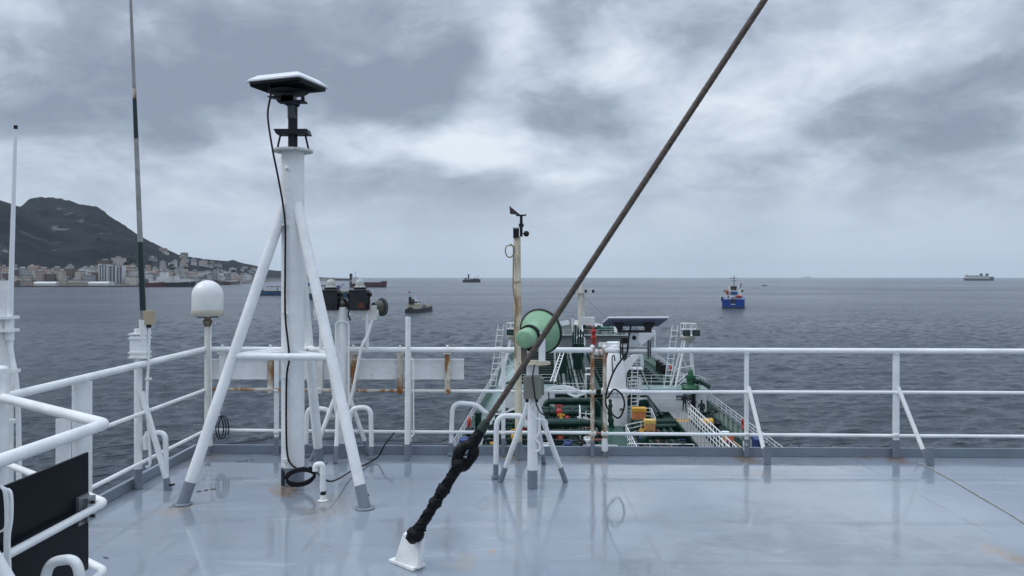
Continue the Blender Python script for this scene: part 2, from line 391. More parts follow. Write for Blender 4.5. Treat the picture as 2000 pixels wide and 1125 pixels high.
def make_sea():
    rs = [62.0]
    while rs[-1] < 700: rs.append(rs[-1]+.42*(rs[-1]/100)**1.5)
    while rs[-1] < 19500: rs.append(rs[-1]*1.15)
    R = np.array(rs); A = np.linspace(math.radians(-50), math.radians(50), 620)
    rr, aa = np.meshgrid(R, A, indexing='ij'); X = rr*np.sin(aa); Y = rr*np.cos(aa)
    Z = np.zeros_like(X); rg = np.random.RandomState(3)
    for i in range(46):
        lam = 1.3*(1.085**i) if i < 26 else rg.uniform(1.6, 6)
        th = rg.normal(math.radians(115), .55); kx, ky = math.cos(th)*2*math.pi/lam, math.sin(th)*2*math.pi/lam
        Z += .0080*lam**.8*np.sin(kx*X+ky*Y+rg.uniform(0, 6.28))
    Z = (Z+.35*np.maximum(Z, 0)**2)*np.clip((900-rr)/600, 0, 1)+SEA
    nv, nc = X.shape
    verts = np.stack([X, Y, Z], -1).reshape(-1, 3)
    i = np.arange(nv-1)[:, None]*nc+np.arange(nc-1)[None, :]
    faces = np.stack([i, i+1, i+nc+1, i+nc], -1).reshape(-1, 4)
    base = len(verts); q = 23000
    verts = np.vstack([verts, [[-q, -q, SEA-.9], [q, -q, SEA-.9], [q, 40, SEA-.9], [-q, 40, SEA-.9], [-q, q, SEA-.9], [q, q, SEA-.9]]])
    faces = np.vstack([faces, [[base, base+1, base+2, base+3], [base+3, base+2, base+5, base+4]]])
    me = bpy.data.meshes.new('sea'); me.from_pydata(verts.tolist(), [], faces.tolist()); me.update(); me.shade_smooth()
    me.materials.append(sea_material())
    o = bpy.data.objects.new('sea', me); COL.objects.link(o); tag(o, kind='structure')
make_sea()

# ---- the rock, its lower hills and the shore
def interp(tab, x): return float(np.interp(x, [a for a, _ in tab], [b for _, b in tab]))
SKYL = [(-900, 300), (-500, 340), (-200, 380), (-60, 384), (0, 391), (22, 400), (40, 404), (58, 390), (80, 385), (112, 387), (135, 394), (160, 400), (190, 404), (210, 418),
        (232, 431), (270, 458), (300, 474), (330, 489), (352, 499), (400, 506), (445, 510), (455, 507), (466, 512), (500, 519), (525, 527), (548, 529), (575, 532), (600, 536), (625, 541.5), (660, 543)]
SPUR = [(-900, 320), (-200, 372), (-40, 386), (0, 393), (25, 401), (45, 410), (75, 430), (100, 447), (118, 458), (135, 480), (150, 505), (175, 530)]
COAST = [(-900, 1500), (0, 1560), (250, 1600), (400, 1760), (470, 2300), (520, 3300), (560, 3700), (660, 4100)]
RIDGE = [(-900, 3000), (0, 3300), (100, 3500), (330, 3100), (450, 3500), (540, 4700), (660, 5200)]
def terrain(px, t):
    dc, dr = interp(COAST, px), interp(RIDGE, px)
    d = dc+t*(dr-dc)
    H = (EYE-SEA)+(HY-interp(SKYL, px))/F*dr
    if t <= 1:
        lin = .36 if px < 230 else .36+.26*min(1, (px-230)/130)
        tp = max(t, 0); h = H*(lin*tp*min(1, tp/.06)+(1-lin)*tp**(2.4 if px < 230 else 2.0)) if t >= 0 else -3
    else: h = H*(1-(t-1)*.9)
    x = (px-CX)/F*d
    if 0 < t < 1.5:
        nz = mnoise.fractal(V((x/420, d/420, 0)), .9, 2.1, 6)
        gully = 1-abs(mnoise.noise(V((x/230, d/900, 4.2))))
        h += nz*H*.10*min(1, t*1.4)*(1 if abs(t-1) > .12 else .22)+(gully-.75)*H*.16*math.sin(min(1, t)*math.pi)
        if t > .7: h += H*.016*mnoise.noise(V((x/38, d/38, 2.0)))+H*.012*mnoise.noise(V((x/17, d/17, 7.0)))
    # a nearer spur of the rock at the left, its crest falling to the right
    if px < 175 and 0 < t < 1:
        zc = (EYE-SEA)+(HY-interp(SPUR, px))/F*(dc+.62*(dr-dc))+6*mnoise.noise(V((x/30, 1, 1)))
        hs = zc*(t/.62)**1.7 if t < .62 else zc*(1-(t-.62)*3.5)
        h = max(h, hs+(mnoise.fractal(V((x/160, d/160, 3)), .9, 2.1, 5)*22*min(1, t*2)*(1 if abs(t-.62) > .05 else .1)))
    return V((x, d, SEA+max(h, 1.5 if t >= 0 else -3)))
def make_hill():
    cols = [-900+24*i for i in range(30)]+[-176+5*i for i in range(168)]
    ts = [-.02, -.005, 0]+[.02*i for i in range(1, 40)]+[.8+.0125*i for i in range(0, 24)]+[1.1+.1*i for i in range(1, 10)]
    m = MB(); nr = len(ts)
    for px in cols:
        for t in ts: m.v.append(terrain(px, t))
    for i in range(len(cols)-1):
        for j in range(nr-1): m.f.append((i*nr+j, (i+1)*nr+j, (i+1)*nr+j+1, i*nr+j+1))
    mt = bpy.data.materials.new('hill_scrub'); mt.use_nodes = True; t = mt.node_tree; k = G(t); b = t.nodes['Principled BSDF']
    geo = k.n('ShaderNodeNewGeometry'); o = k.n('ShaderNodeTexCoord').outputs['Object']
    sp = k.n('ShaderNodeSeparateXYZ'); t.links.new(o, sp.inputs[0])
    n_ = k.noise(o, .012, 8, .65, .3); n3 = k.noise(o, .05, 4)
    c = k.mix(k.rng(n_, .4, .62), (.004, .008, .011), (.011, .017, .018))
    cliff = k.rng(k.noise(k.scale(o, (1, .6, .9)), .006, 7, .74, .8), .60, .66)
    c = k.mix(k.math('MULTIPLY', cliff, .8), c, k.mix(n3, (.09, .09, .085), (.22, .21, .19)))
    lowg = k.rng(sp.outputs[2], SEA+4, SEA+22, 1.0, 0.0)
    c = k.mix(k.math('MULTIPLY', lowg, .75), c, (.16, .15, .135))
    t.links.new(c, b.inputs['Base Color']); b.inputs['Roughness'].default_value = .95; b.inputs['Specular IOR Level'].default_value = .1
    single('rocky_hill', m, mt, (0, 0, 0), kind='structure', angle=180)
make_hill()
qm = MB()
for a, b in zip(range(-900, 470, 30), range(-870, 500, 30)):
    pa = [(p-CX)/F*(interp(COAST, p)-14) for p in (a, b)]; ya = [interp(COAST, p)-14 for p in (a, b)]
    qm.prism([(pa[0], ya[0], SEA-2), (pa[1], ya[1], SEA-2), (pa[1], ya[1]+40, SEA-2), (pa[0], ya[0]+40, SEA-2)], (0, 0, 4.6))
single('quay', qm, M('quay_stone', (.085, .08, .075), .8, var=.3, vs=.03), (0, 0, 0), kind='structure')
bw = MB()
for i in range(16):
    px = 655+i*2.6; d = 4300
    bw.prism([((px-1-CX)/F*d, d, SEA-2), ((px+3-CX)/F*d, d, SEA-2), ((px+3-CX)/F*d, d+30, SEA-2), ((px-1-CX)/F*d, d+30, SEA-2)], (0, 0, 8+rnd.random()*9))
single('breakwater', bw, MATS['quay_stone'], (0, 0, 0), kind='structure')

# ================================================================== THINGS ON THE DECK
RT, RM, RL = 1.05, .643, .217                      # heights of the three rails
rail = thing('front_railing', 'white three-rail pipe railing across the front edge of the grey deck', 'railing', (2, FR(2)-.03, 0))
ry = lambda x: FR(x)-.045
def railx(px): 
    x = (px-CX)/F*7.6
    for _ in range(3): x = (px-CX)/F*ry(x)
    return x
def rp(x, z): return (x, ry(x), z)
xa, xg0, xg1, xe = railx(404), railx(1157), railx(1181), 8.6
MB().tube([rp(xa, RT), rp(xg0, RT)], .027, 14).build('top_rail', WHITE, rail)
MB().tube([rp(xg1, RT), rp(xe, RT-.005)], .027, 14).build('top_rail', WHITE, rail)
x1 = railx(640)
MB().tube([rp(xa, RM+.012), rp(railx(795), RM)], .0165, 10).build('middle_rail', RUSTY, rail)
MB().tube([rp(railx(795), RM), rp(railx(905), RM)], .0165, 10).build('middle_rail', WHITE_OLD, rail)
MB().tube([rp(railx(905), RM), rp(xg0, RM-.004)], .0165, 10).build('middle_rail', WHITE, rail)
MB().tube([rp(xg1, RM-.004), rp(railx(1458), RM), rp(railx(1750), RM+.002), rp(xe, RM-.003)], .0165, 10).build('middle_rail', WHITE, rail)
MB().tube([rp(xa, RL+.03), rp(railx(800), RL+.02), rp(xg0, RL+.02)], .0165, 10).build('lower_rail', WHITE, rail)
MB().tube([rp(xg1, RL+.012), rp(railx(1458), RL+.008), rp(railx(1750), RL+.004), rp(xe, RL)], .0165, 10).build('lower_rail', WHITE, rail)
def stanchion(px, w, th, z0=.08, z1=RT-.02, mat=WHITE, dy=0.0):
    x = railx(px); y = ry(x)+dy
    s_ = MB().box(x-w/2, x+w/2, y-th/2, y+th/2, z0+.10, z1).build('stanchion', mat, rail)
    MB().box(x-w/2-.001, x+w/2+.001, y-th/2-.001, y+th/2+.001, .004, z0+.098).build('painted_foot', GREYP, s_)
for px, w, mt in ((540, .045, WHITE), (983, .04, WHITE), (1458, .042, WHITE), (1750, .062, WHITE)):
    stanchion(px, w, .014, mat=mt, dy=.0)
for x, mt in ((xg0, RUSTY), (xg1, RUSTY)):
    p_ = MB().cyl(rp(x, .16), rp(x, RT+.03), .020, 12).build('gate_post', mt, rail)
    MB().cyl(rp(x, .004), rp(x, .16), .0205, 12).build('painted_foot', GREYP, p_)
    MB().sphere(rp(x, RT+.03), .024, 10).build('post_cap', WHITE, p_)
MB().tube([rp(xg0+.02, RT-.012), rp((xg0+xg1)/2, RT-.03), rp(xg1-.02, RT-.015)], .034, 10).build('gate_joint', WHITE_OLD, rail)
MB().cyl(rp(xg0+.02, RT-.075), rp(xg1-.02, RT-.075), .009, 8).build('gate_pin', RUSTY, rail)
MB().lathe([(.001, .05), (.03, .06), (.036, .10), (.03, .15), (.026, .18), (.001, .19)], rp(xg1, 0), seg=10).build('gate_hinge', WHITE, rail)
for px in (1458, 1750):
    x = railx(px)
    two_tone(rail, [rp(x+.02, RM+.05), (x+.02+(.09 if px == 1458 else .15), ry(x)-.28, .006)], .020, .14, 'brace')
    MB().box(x+.075 if px == 1458 else x+.14, x+.14 if px == 1458 else x+.21, ry(x)-.30, ry(x)-.285, .004, .17).build('foot_plate', GREYP, rail)
for px in (1460,):
    x = railx(px)
    MB().sphere((x-.012, ry(x)+.02, .13), .03, 10, (1, 1, 1.4)).build('shackle', WHITE, rail)
    MB().sphere((x-.008, ry(x)+.02, .075), .028, 10, (1, 1, 1.2)).build('shackle', WHITE, rail)
# weld beads where rails meet the posts
for px in (540, 983, 1458, 1750):
    x = railx(px)
    for z, r in ((RT-.026, .022), (RM, .022), (RL+.014, .022)):
        MB().sphere((x, ry(x)-.004, z), r, 10, (1.5, .9, .8)).build('weld_bead', WHITE, rail)
for x in (xg0, xg1):
    for z in (RM-.004, RL+.014): MB().lathe([(.018, -.035), (.025, -.03), (.026, .03), (.018, .035)], rp(x, z), (1, 0, 0), 12).build('weld_bead', WHITE_OLD, rail)
for px in (640, 905, 1300, 1600, 1880):
    x = railx(px); MB().lathe([(.026, -.012), (.0295, -.004), (.0295, .004), (.026, .012)], rp(x, RT-.0025 if px > 1181 else RT), (1, 0, 0), 14).build('weld_bead', WHITE, rail)
# the long board on the outer face of the railing and its rusty brackets
bd = thing('name_board', 'long white board fixed outside the front railing on rusty brackets', 'board', (railx(660), ry(-1.7)+.07, .7))
xl, xr = railx(410), railx(905)
MB().box(xl, xr, ry(-1.7)+.05, ry(-1.7)+.062, sz(741, 7.66), sz(701, 7.66)).build('panel', WHITE, bd)
for z in (sz(703, 7.66), sz(739.5, 7.66)):
    MB().box(xl-.004, xr+.004, ry(-1.7)+.040, ry(-1.7)+.066, z-.007, z+.007).build('panel_edge', WHITE, bd)
for px, mt in ((434, WHITE), (528, RUSTY), (625, WHITE_OLD), (690, RUSTY), (781, RUSTY), (874, RUSTY)):
    x = railx(px)
    b_ = MB().box(x-.026, x+.026, ry(x)-.012, ry(x)+.046, RM+.012, RT-.03).build('bracket', mt, bd)
    MB().box(x-.038, x+.038, ry(x)-.03, ry(x)+.03, RT-.04, RT-.028).build('saddle', WHITE_OLD, b_)
    MB().sphere((x, ry(x), RT+.034), .014, 8).build('bolt', WHITE, b_)
    MB().lathe([(.001, .02), (.02, .03), (.035, .0), (.03, -.03), (.001, -.04)], (x, ry(x)-.012, RM), (0, -1, 0), 8).build('clip', mt, b_)

# ---- side railing at the left
sr = thing('side_railing', 'white pipe railing running back along the left edge of the deck', 'railing', (-3.05, 5.5, 0))
X0 = -3.06
MB().tube([(X0, ry(X0), RT), (-3.04, 4.55, RT)], .027, 14).build('top_rail', WHITE, sr)
MB().tube([(X0, ry(X0), RM), (-3.05, 2.0, RM)], .0165, 10).build('middle_rail', WHITE, sr)
MB().tube([(X0, ry(X0), RL+.02), (-3.05, 2.0, RL+.02)], .0165, 10).build('lower_rail', WHITE, sr)
for y, w, z1 in ((5.45, .085, RT-.02),):
    s_ = MB().box(X0-.04, X0-.027, y-w/2, y+w/2, .18, z1-.01).build('stanchion', WHITE, sr)
    MB().box(X0-.041, X0-.026, y-w/2-.001, y+w/2+.001, .004, .178).build('painted_foot', GREYP, s_)
s_ = MB().prism([(-3.15, 5.30, .2), (-3.055, 5.31, .2), (-3.055, 5.31, .79), (-3.15, 5.30, .79)], (0, .012, 0)).build('stanchion', WHITE, sr)
s_ = MB().prism([(-3.10, 5.44, .2), (-2.99, 5.46, .2), (-2.99, 5.46, RT-.02), (-3.10, 5.44, RT-.02)], (0, .012, 0)).build('stanchion', WHITE, sr)

# ---- corner post with the satellite dome
c0 = V((-3.02, 7.62, 0)); d0 = c0.y
rd = thing('satellite_dome', 'white capsule satellite dome on a post at the corner of the railings', 'antenna', c0)
zt = sz(618, d0)
two_tone(rd, [(c0.x, d0, zt-.05), (c0.x, d0, .003)], .030, .10, 'post', mat=WHITE_OLD, foot=COAM)
MB().lathe([(.001, 0), (.032, 0), (.036, .02), (.045, .03), (.045, .06), (.03, .07), (.03, .10)], (c0.x, d0, zt-.10), seg=16).build('collar', M('brass_dull', (.22, .19, .13), .4, .6), rd)
MB().box(c0.x-.10, c0.x+.10, d0-.018, d0+.018, zt-.012, zt+.004).build('mounting_bar', DARK, rd)
pr = [(.001, 0), (.115, .0), (.140, .02), (.146, .045), (.149, .06), (.149, .20)]
pr += [(.149*math.cos(a), .20+.155*math.sin(a)) for a in [i*math.pi/2/10 for i in range(1, 11)]]
dm = MB().lathe(pr, (c0.x, d0, zt+.004), seg=32).build('dome', DOME, rd)
MB().lathe([(.1445, .0), (.1505, .008), (.1515, .055), (.1495, .064)], (c0.x, d0, zt+.004), seg=32).build('base_rim', M('dome_rim', (.55, .52, .43), .5), dm)
MB().tube(smooth_path([(c0.x+.08, d0-.01, zt-.02), (c0.x+.085, d0-.02, zt-.07), (c0.x+.05, d0-.03, zt-.09), (c0.x+.045, d0-.03, zt-.3), (c0.x+.05, d0-.03, .65), (c0.x+.05, d0-.03, .35)]), .006, 6).build('cable', WHITE, rd)
MB().tube(fillet([(c0.x+.03, d0-.02, .10), (c0.x+.03, d0-.02, .44), (c0.x+.12, d0-.06, .46), (c0.x+.12, d0-.06, .40)], .06), .026, 10).build('cable_pipe', WHITE, rd)
lp = [(c0.x+.13+.045*math.sin(a)+.004*a, d0-.06, .29+.115*math.cos(a)) for a in [i*.45 for i in range(34)]]
MB().tube(lp, .006, 6).build('cable_coil', BLACK, rd)

# ---- tall whip antenna with its post and brace
wb = gp(270, 955); wy = wb.y
wh = thing('whip_antenna', 'tall tapering whip antenna leaning left on the white braced post', 'antenna', wb)
ztop = sz(642, wy)
two_tone(wh, [(wb.x, wy, ztop), (wb.x, wy, .003)], .032, .17, 'post')
MB().box(wb.x-.05, wb.x+.055, wy-.045, wy+.045, sz(700, wy), sz(655, wy)).build('clamp_box', WHITE, wh)
for py in (652, 660, 688, 697):
    MB().box(wb.x-.06, wb.x+.09, wy-.055, wy+.055, sz(py, wy)-.006, sz(py, wy)+.006).build('clamp_band', WHITE, wh)
a0, a1 = pp(283, 700, wy-.01), pp(252, -80, wy-.25)
def wl(t): return a0+(a1-a0)*t
segs = [(0, .10, .034, .034, WHITE), (.10, .125, .021, .021, STEEL), (.125, .30, .024, .022, M('green_black', (.012, .03, .03), .4)), (.30, .56, .021, .018, GFIBRE), (.56, .66, .018, .0155, MATS['green_black']), (.66, .685, .0155, .0155, RUSTY), (.685, 1.0, .015, .009, GFIBRE)]
for a, b, r0, r1, mt in segs: MB().tube([wl(a), wl(b)], [r0, r1], 10).build('whip_section', mt, wh)
bx = pp(291, 620, wy-.03)
MB().cbox(bx, (.072, .06, .115)).build('coupling_box', TAN, wh)
MB().cyl(bx+V((0, 0, -.055)), bx+V((0, 0, -.085)), .02, 8).build('cable_gland', DARK, wh)
MB().tube(smooth_path([bx+V((.005, 0, -.07)), pp(290, 700, wy-.02), pp(287, 780, wy-.03), pp(291, 850, wy-.03), pp(293, 905, wy-.03), pp(285, 912, wy-.03)]), .012, 8).build('cable', WHITE, wh)
for py in (740, 800, 845):
    MB().cbox(pp(290, py, wy-.03), (.05, .02, .018)).build('cable_clip', WHITE, wh)
MB().tube(fillet([pp(285, 850, wy), pp(276, 862, wy), pp(272, 878, wy)], .03), .016, 8).build('cable_bend', WHITE, wh)
two_tone(wh, [pp(276, 765, wy-.03), gp(331, 957)], .024, .10, 'brace')
gv = thing('gooseneck_pipe', 'white gooseneck cable pipe beside the braced post at the left railing', 'pipe', gp(325, 955), group='white gooseneck cable pipes')
two_tone(gv, fillet([pp(285, 878, wy), pp(283, 850, wy), pp(323, 842, wy), gp(325, 957)], .10, 8), .022, .10, 'bent_pipe')
MB().tube([gp(330, 948, .09), gp(341, 946, .09)], .009, 8).build('cock', BLACK, gv)

# ---- second whip antenna at the left margin
wq = thing('whip_antenna', 'slim white whip antenna with a black tip at the left margin', 'antenna', (-3.22, 4.75, 0))
dq = 4.8
two_tone(wq, [pp(4, 550, dq), V(((4-CX)/F*dq, dq, .003))], .062, .2, 'post', seg=16)
MB().cyl(pp(4, 548, dq), pp(4, 551, dq), .064, 16).build('post_cap', WHITE, wq)
q0, q1 = pp(19, 650, dq-.05), pp(30.5, 252, dq-.12)
MB().tube([q0, q1], [.017, .0095], 10).build('whip', PLASTW, wq)
MB().cyl(q1, q1+(q1-q0).normalized()*.022, .0115, 10).build('tip', BLACK, wq)
MB().cyl(pp(18.5, 664, dq-.05), pp(18.5, 620, dq-.05), .026, 12).build('clamp_tube', WHITE, wq)
for py in (620, 645): MB().cbox(pp(11, py, dq-.05), (.11, .10, .018)).build('clamp_band', WHITE, wq)
MB().tube(smooth_path([pp(18.5, 662, dq-.05), pp(24, 700, dq-.05), pp(30, 730, dq-.06), pp(34, 770, dq-.06), pp(36, 820, dq-.06), pp(37, 900, dq-.06), pp(37, 1000, dq-.06)]), .015, 8).build('cable', WHITE, wq)
for py in (724, 822): MB().cbox(pp(24, py, dq-.05), (.075, .05, .02)).build('cable_clip', WHITE, wq)
MB().prism([pp(14, 840, dq), pp(30, 905, dq), pp(14, 905, dq)], (0, .01, 0)).build('gusset', WHITE, wq)

# ---- guard rail of the ladder opening, bottom left
gr = thing('ladder_guard_rail', 'white three-bar guard rail around the ladder opening at bottom left', 'railing', (-2.02, 3.4, 0))
for z, r, nm in ((RT, .0275, 'top_bar'), (.665, .0185, 'middle_bar'), (.33, .0185, 'lower_bar')):
    MB().tube(fillet([(-3.04, 4.58, z), (-1.993, 3.765, z), (-2.02, 2.2, z)], .05, 6), r, 14).build(nm, WHITE, gr)
two_tone(gr, [(-3.06, 4.60, 1.22), (-3.06, 4.60, .003)], .04, .15, 'post')
MB().sphere((-3.06, 4.60, 1.22), .04, 12, (1, 1, .5)).build('post_cap', WHITE, gr)
two_tone(gr, [(-2.02, 2.95, RT), (-2.02, 2.95, .003)], .027, .15, 'post')
bb = thing('black_board', 'black board clamped to the guard rail at bottom left', 'board', (-2.05, 3.0, .37))
MB().prism([(-2.055, 3.705, .362), (-2.075, 2.0, .362), (-2.075, 2.0, .925), (-2.055, 3.705, .925)], (.012, 0, 0)).build('panel', BOARD, bb)
cl_ = MB().box(-2.062, -2.03, 3.60, 3.69, .60, .735).build('clamp', STEEL, bb)
MB().box(-2.033, -2.0, 3.62, 3.69, .612, .724).build('clamp_plate', STEEL, cl_)
for z in (.635, .70): MB().cyl((-2.0, 3.65, z), (-1.985, 3.65, z), .008, 8).build('bolt', DARK, cl_)
cb = thing('cable_bundle', 'bundle of thin white cables hanging at the left margin before the black board', 'cable', pp(15, 1125, 2.95))
for k_, off in enumerate((0, 5, 12)):
    MB().tube(smooth_path([pp(2+off*.3, 950+off*.5, 2.95), pp(9+off, 962, 2.94), pp(12+off*.9, 1010, 2.94), pp(10+off*.6, 1060, 2.94), pp(14+off*.7, 1160, 2.94)]), .006, 6).build('cable', WHITE, cb)
MB().tube(smooth_path([pp(-10, 1040, 2.95), pp(6, 1036, 2.94), pp(14, 1022, 2.94), pp(11, 1003, 2.94)]), .005, 6).build('cable', WHITE, cb)
hp = thing('gooseneck_pipe', 'white bent pipe hoop at the very bottom left in front of the black board', 'pipe', pp(150, 1290, 3.05))
two_tone(hp, fillet([pp(86, 1250, 3.1), pp(90, 1098, 3.1), pp(152, 1090, 3.05), pp(158, 1160, 3.05), V((pp(158, 1160, 3.05).x, 3.05, .003))], .12, 10), .020, .15, 'bent_pipe')
MB().tube([pp(-30, 1060, 2.7), pp(25, 1150, 2.7)], .026, 10).build('strut', WHITE, gr)

# ---- tripod mast with the flat satellite antenna
mb_ = gp(572, 945); my = mb_.y; mxx = mb_.x
ms = thing('antenna_tripod_mast', 'thick white tripod mast standing on the deck left of centre', 'mast', mb_)
zp = sz(297, my)
two_tone(ms, [(mxx, my, zp), (mxx, my, .003)], .096, .155, 'pole', seg=28)
MB().lathe([(.001, 0), (.168, 0), (.170, .006), (.170, .018), (.001, .022)], (mxx, my, zp), seg=28).build('flange', WHITE_OLD, ms)
feet = [gp(357, 985), gp(713, 993), gp(624, 905)]
zj = sz(400, my)
brc = []
for ft in feet:
    dr_ = V((mxx-ft.x, my-ft.y, 0)).normalized()
    top = V((mxx, my, zj))-dr_*.07
    two_tone(ms, [top, (ft.x, ft.y, .003)], .0435, .165, 'leg', seg=16)
    MB().lathe([(.045, 0), (.075, .002), (.07, .009), (.04, .012)], (ft.x, ft.y, .003), seg=16).build('weld_pad', GREYP, ms)
    t = (zj-1.125)/zj; brc.append(top+(V((ft.x, ft.y, 0))-top)*t)
for a, b in ((0, 1), (1, 2), (2, 0)): MB().tube([brc[a], brc[b]], .029, 14).build('ring_brace', WHITE, ms)
for b in brc: MB().tube([b, (mxx, my, b.z)], .023, 12).build('spoke_brace', WHITE, ms)
MB().cyl((mxx-.02, my-.09, sz(333, my)), (mxx-.02, my-.13, sz(330, my)), .014, 10).build('lug', WHITE, ms)
for py in (440, 612, 735, 893):
    MB().cbox((mxx-.035, my-.105, sz(py, my)), (.05, .03, .022)).build('cable_clip', WHITE, ms)
pt_ = MB()
for i in range(9):
    a = math.radians(184+i*7.5); h_ = .150-.012*((i*5) % 3)
    for z in (.006, h_): pt_.v.append(V((mxx+.0985*math.cos(a), my+.0985*math.sin(a), z)))
pt_.f = [(2*i, 2*i+2, 2*i+3, 2*i+1) for i in range(8)]
pt_.build('bare_patch', BLACK, ms)

st = thing('flat_satellite_antenna', 'white flat-panel satellite antenna on top of the tripod mast', 'antenna', (mxx, my, zp+.022))
MB().cyl((mxx, my, zp+.022), (mxx, my, sz(200, my)), .040, 16).build('stub_pole', DARK, st)
MB().cyl((mxx-.002, my, sz(232, my)), (mxx-.004, my, sz(200, my)), .042, 16).build('sleeve', M('dark_green_grey', (.04, .055, .055), .5), st)
MB().prism([(mxx-.15, my-.06, sz(254, my)), (mxx+.135, my-.06, sz(254, my)), (mxx+.15, my-.06, sz(264, my)), (mxx-.125, my-.06, sz(264, my))], (0, .12, 0)).build('clamp_plate', DARK, st)
for s_ in (-1, 1):
    MB().cyl((mxx+s_*.105, my, sz(262, my)), (mxx+s_*.135, my, zp+.02), .009, 8).build('stay_rod', DARK, st)
C = pp(563, 166, my); u = V((.50, -.17, .004)); w = V((.16, .42, .0))
u_ = u.normalized(); n_ = u.cross(w).normalized(); w_ = n_.cross(u_)
R3 = Matrix((u_, w_, n_)).transposed()
def slab(size, rad, h0, h1, bev):
    pts = []
    for (cx_, cy_, a0_) in ((1, 1, 0), (-1, 1, 90), (-1, -1, 180), (1, -1, 270)):
        for i in range(5):
            a = math.radians(a0_+i*22.5); pts.append((cx_*(size[0]/2-rad)+rad*math.cos(a), cy_*(size[1]/2-rad)+rad*math.sin(a)))
    m = MB(); rings = [(1-bev*2, h0), (1, h0+bev*.12), (1, h1-bev*.12), (1-bev*.8, h1)]
    n = len(pts)
    for s_, h in rings: m.v += [V((x*s_, y*s_, h)) for x, y in pts]
    for i in range(len(rings)-1): m.f += [(i*n+j, i*n+(j+1) % n, (i+1)*n+(j+1) % n, (i+1)*n+j) for j in range(n)]
    m.f += [tuple(range(n))[::-1], tuple((len(rings)-1)*n+j for j in range(n))]
    return m
def place(m, C, R): m.v = [C+R @ p for p in m.v]; return m
cap_ = slab((.53, .45), .03, -.004, .014, .02)
for _i in range(60, 80): cap_.v[_i] = V((cap_.v[_i].x*.985, cap_.v[_i].y*.985, .017))
cap_.v += [V((q_.x*.80, q_.y*.74, .058)) for q_ in cap_.v[60:80]]
cap_.f = cap_.f[:-1]+[(60+j, 60+(j+1) % 20, 80+(j+1) % 20, 80+j) for j in range(20)]+[tuple(80+j for j in range(20))]
place(cap_, C, R3).build('panel', PLASTW, st)
place(slab((.50, .42), .03, -.026, -.006, .02), C, R3).build('panel_back', BLACK, st)
for i in range(22):
    x = -.24+i*.48/21
    place(MB().box(x-.003, x+.003, -.19, .19, -.038, -.027), C, R3).build('cooling_fin', DARK, st)
place(MB().lathe([(.001, -.05), (.155, -.05), (.17, -.06), (.155, -.07), (.001, -.07)], seg=28), C, R3).build('turntable', DARK, st)
place(MB().cyl((0, 0, -.024), (0, 0, -.05), .12, 16), C, R3).build('turntable_neck', DARK, st)
MB().cbox(C+V((.005, 0, -.125)), (.10, .1, .07)).build('motor_box', DARK, st)
MB().prism([C+V((-.17, -.05, -.105)), C+V((-.06, -.05, -.125)), C+V((-.05, -.05, -.15)), C+V((.05, -.05, -.15)), C+V((.06, -.05, -.125)), C+V((.06, -.05, -.10)), C+V((-.06, -.05, -.10))], (0, .1, 0)).build('yoke', DARK, st)
MB().box(C.x-.085, C.x+.15, C.y-.05, C.y+.06, C.z-.150, C.z-.138).build('bracket_plate', DARK, st)
MB().cyl(C+V((.125, 0, -.14)), C+V((.125, 0, -.10)), .016, 8).build('bracket_bolt', DARK, st)
MB().lathe([(.055, 0), (.06, .01), (.06, .03), (.045, .04)], (mxx, my, sz(207, my)), seg=16).build('collar', DARK, st)
cbp = [(C.x-.14, C.y-.16, C.z+.0), pp(529, 180, my-.14), pp(523, 225, my-.14), pp(532, 290, my-.19), pp(541, 335, my-.13), pp(552, 395, my-.125), pp(557, 440, my-.125), pp(557, 520, my-.125),
       pp(557, 612, my-.125), pp(562, 665, my-.13), pp(565, 700, my-.14), pp(560, 735, my-.125), pp(559, 820, my-.125), pp(561, 885, my-.125), pp(570, 908, my-.14), pp(590, 918, my-.17), pp(608, 917, my-.2), pp(618, 913, my-.2)]
MB().tube(smooth_path(cbp, 8), .0085, 8).build('cable', BLACK, st)
cc = pp(587, 936, my-.20)
cl2 = [(cc.x+(.118+.006*math.sin(a*1.7))*math.cos(a)+.012*math.sin(a), cc.y-.02*math.sin(a), max(.02, cc.z+.070*math.sin(a)+.012*math.cos(a)+.002*a)) for a in [i*.28 for i in range(72)]]
MB().tube(cl2, .009, 8).build('cable_coil', BLACK, st)
MB().tube(smooth_path([pp(617, 912, my-.2), pp(622, 926, my-.25), pp(648, 940, my-.30), gp(690, 918, .03), gp(735, 895, .03), pp(752, 868, 7.4), pp(770, 845, 7.52)], 8), .0075, 8).build('cable', BLACK, st)

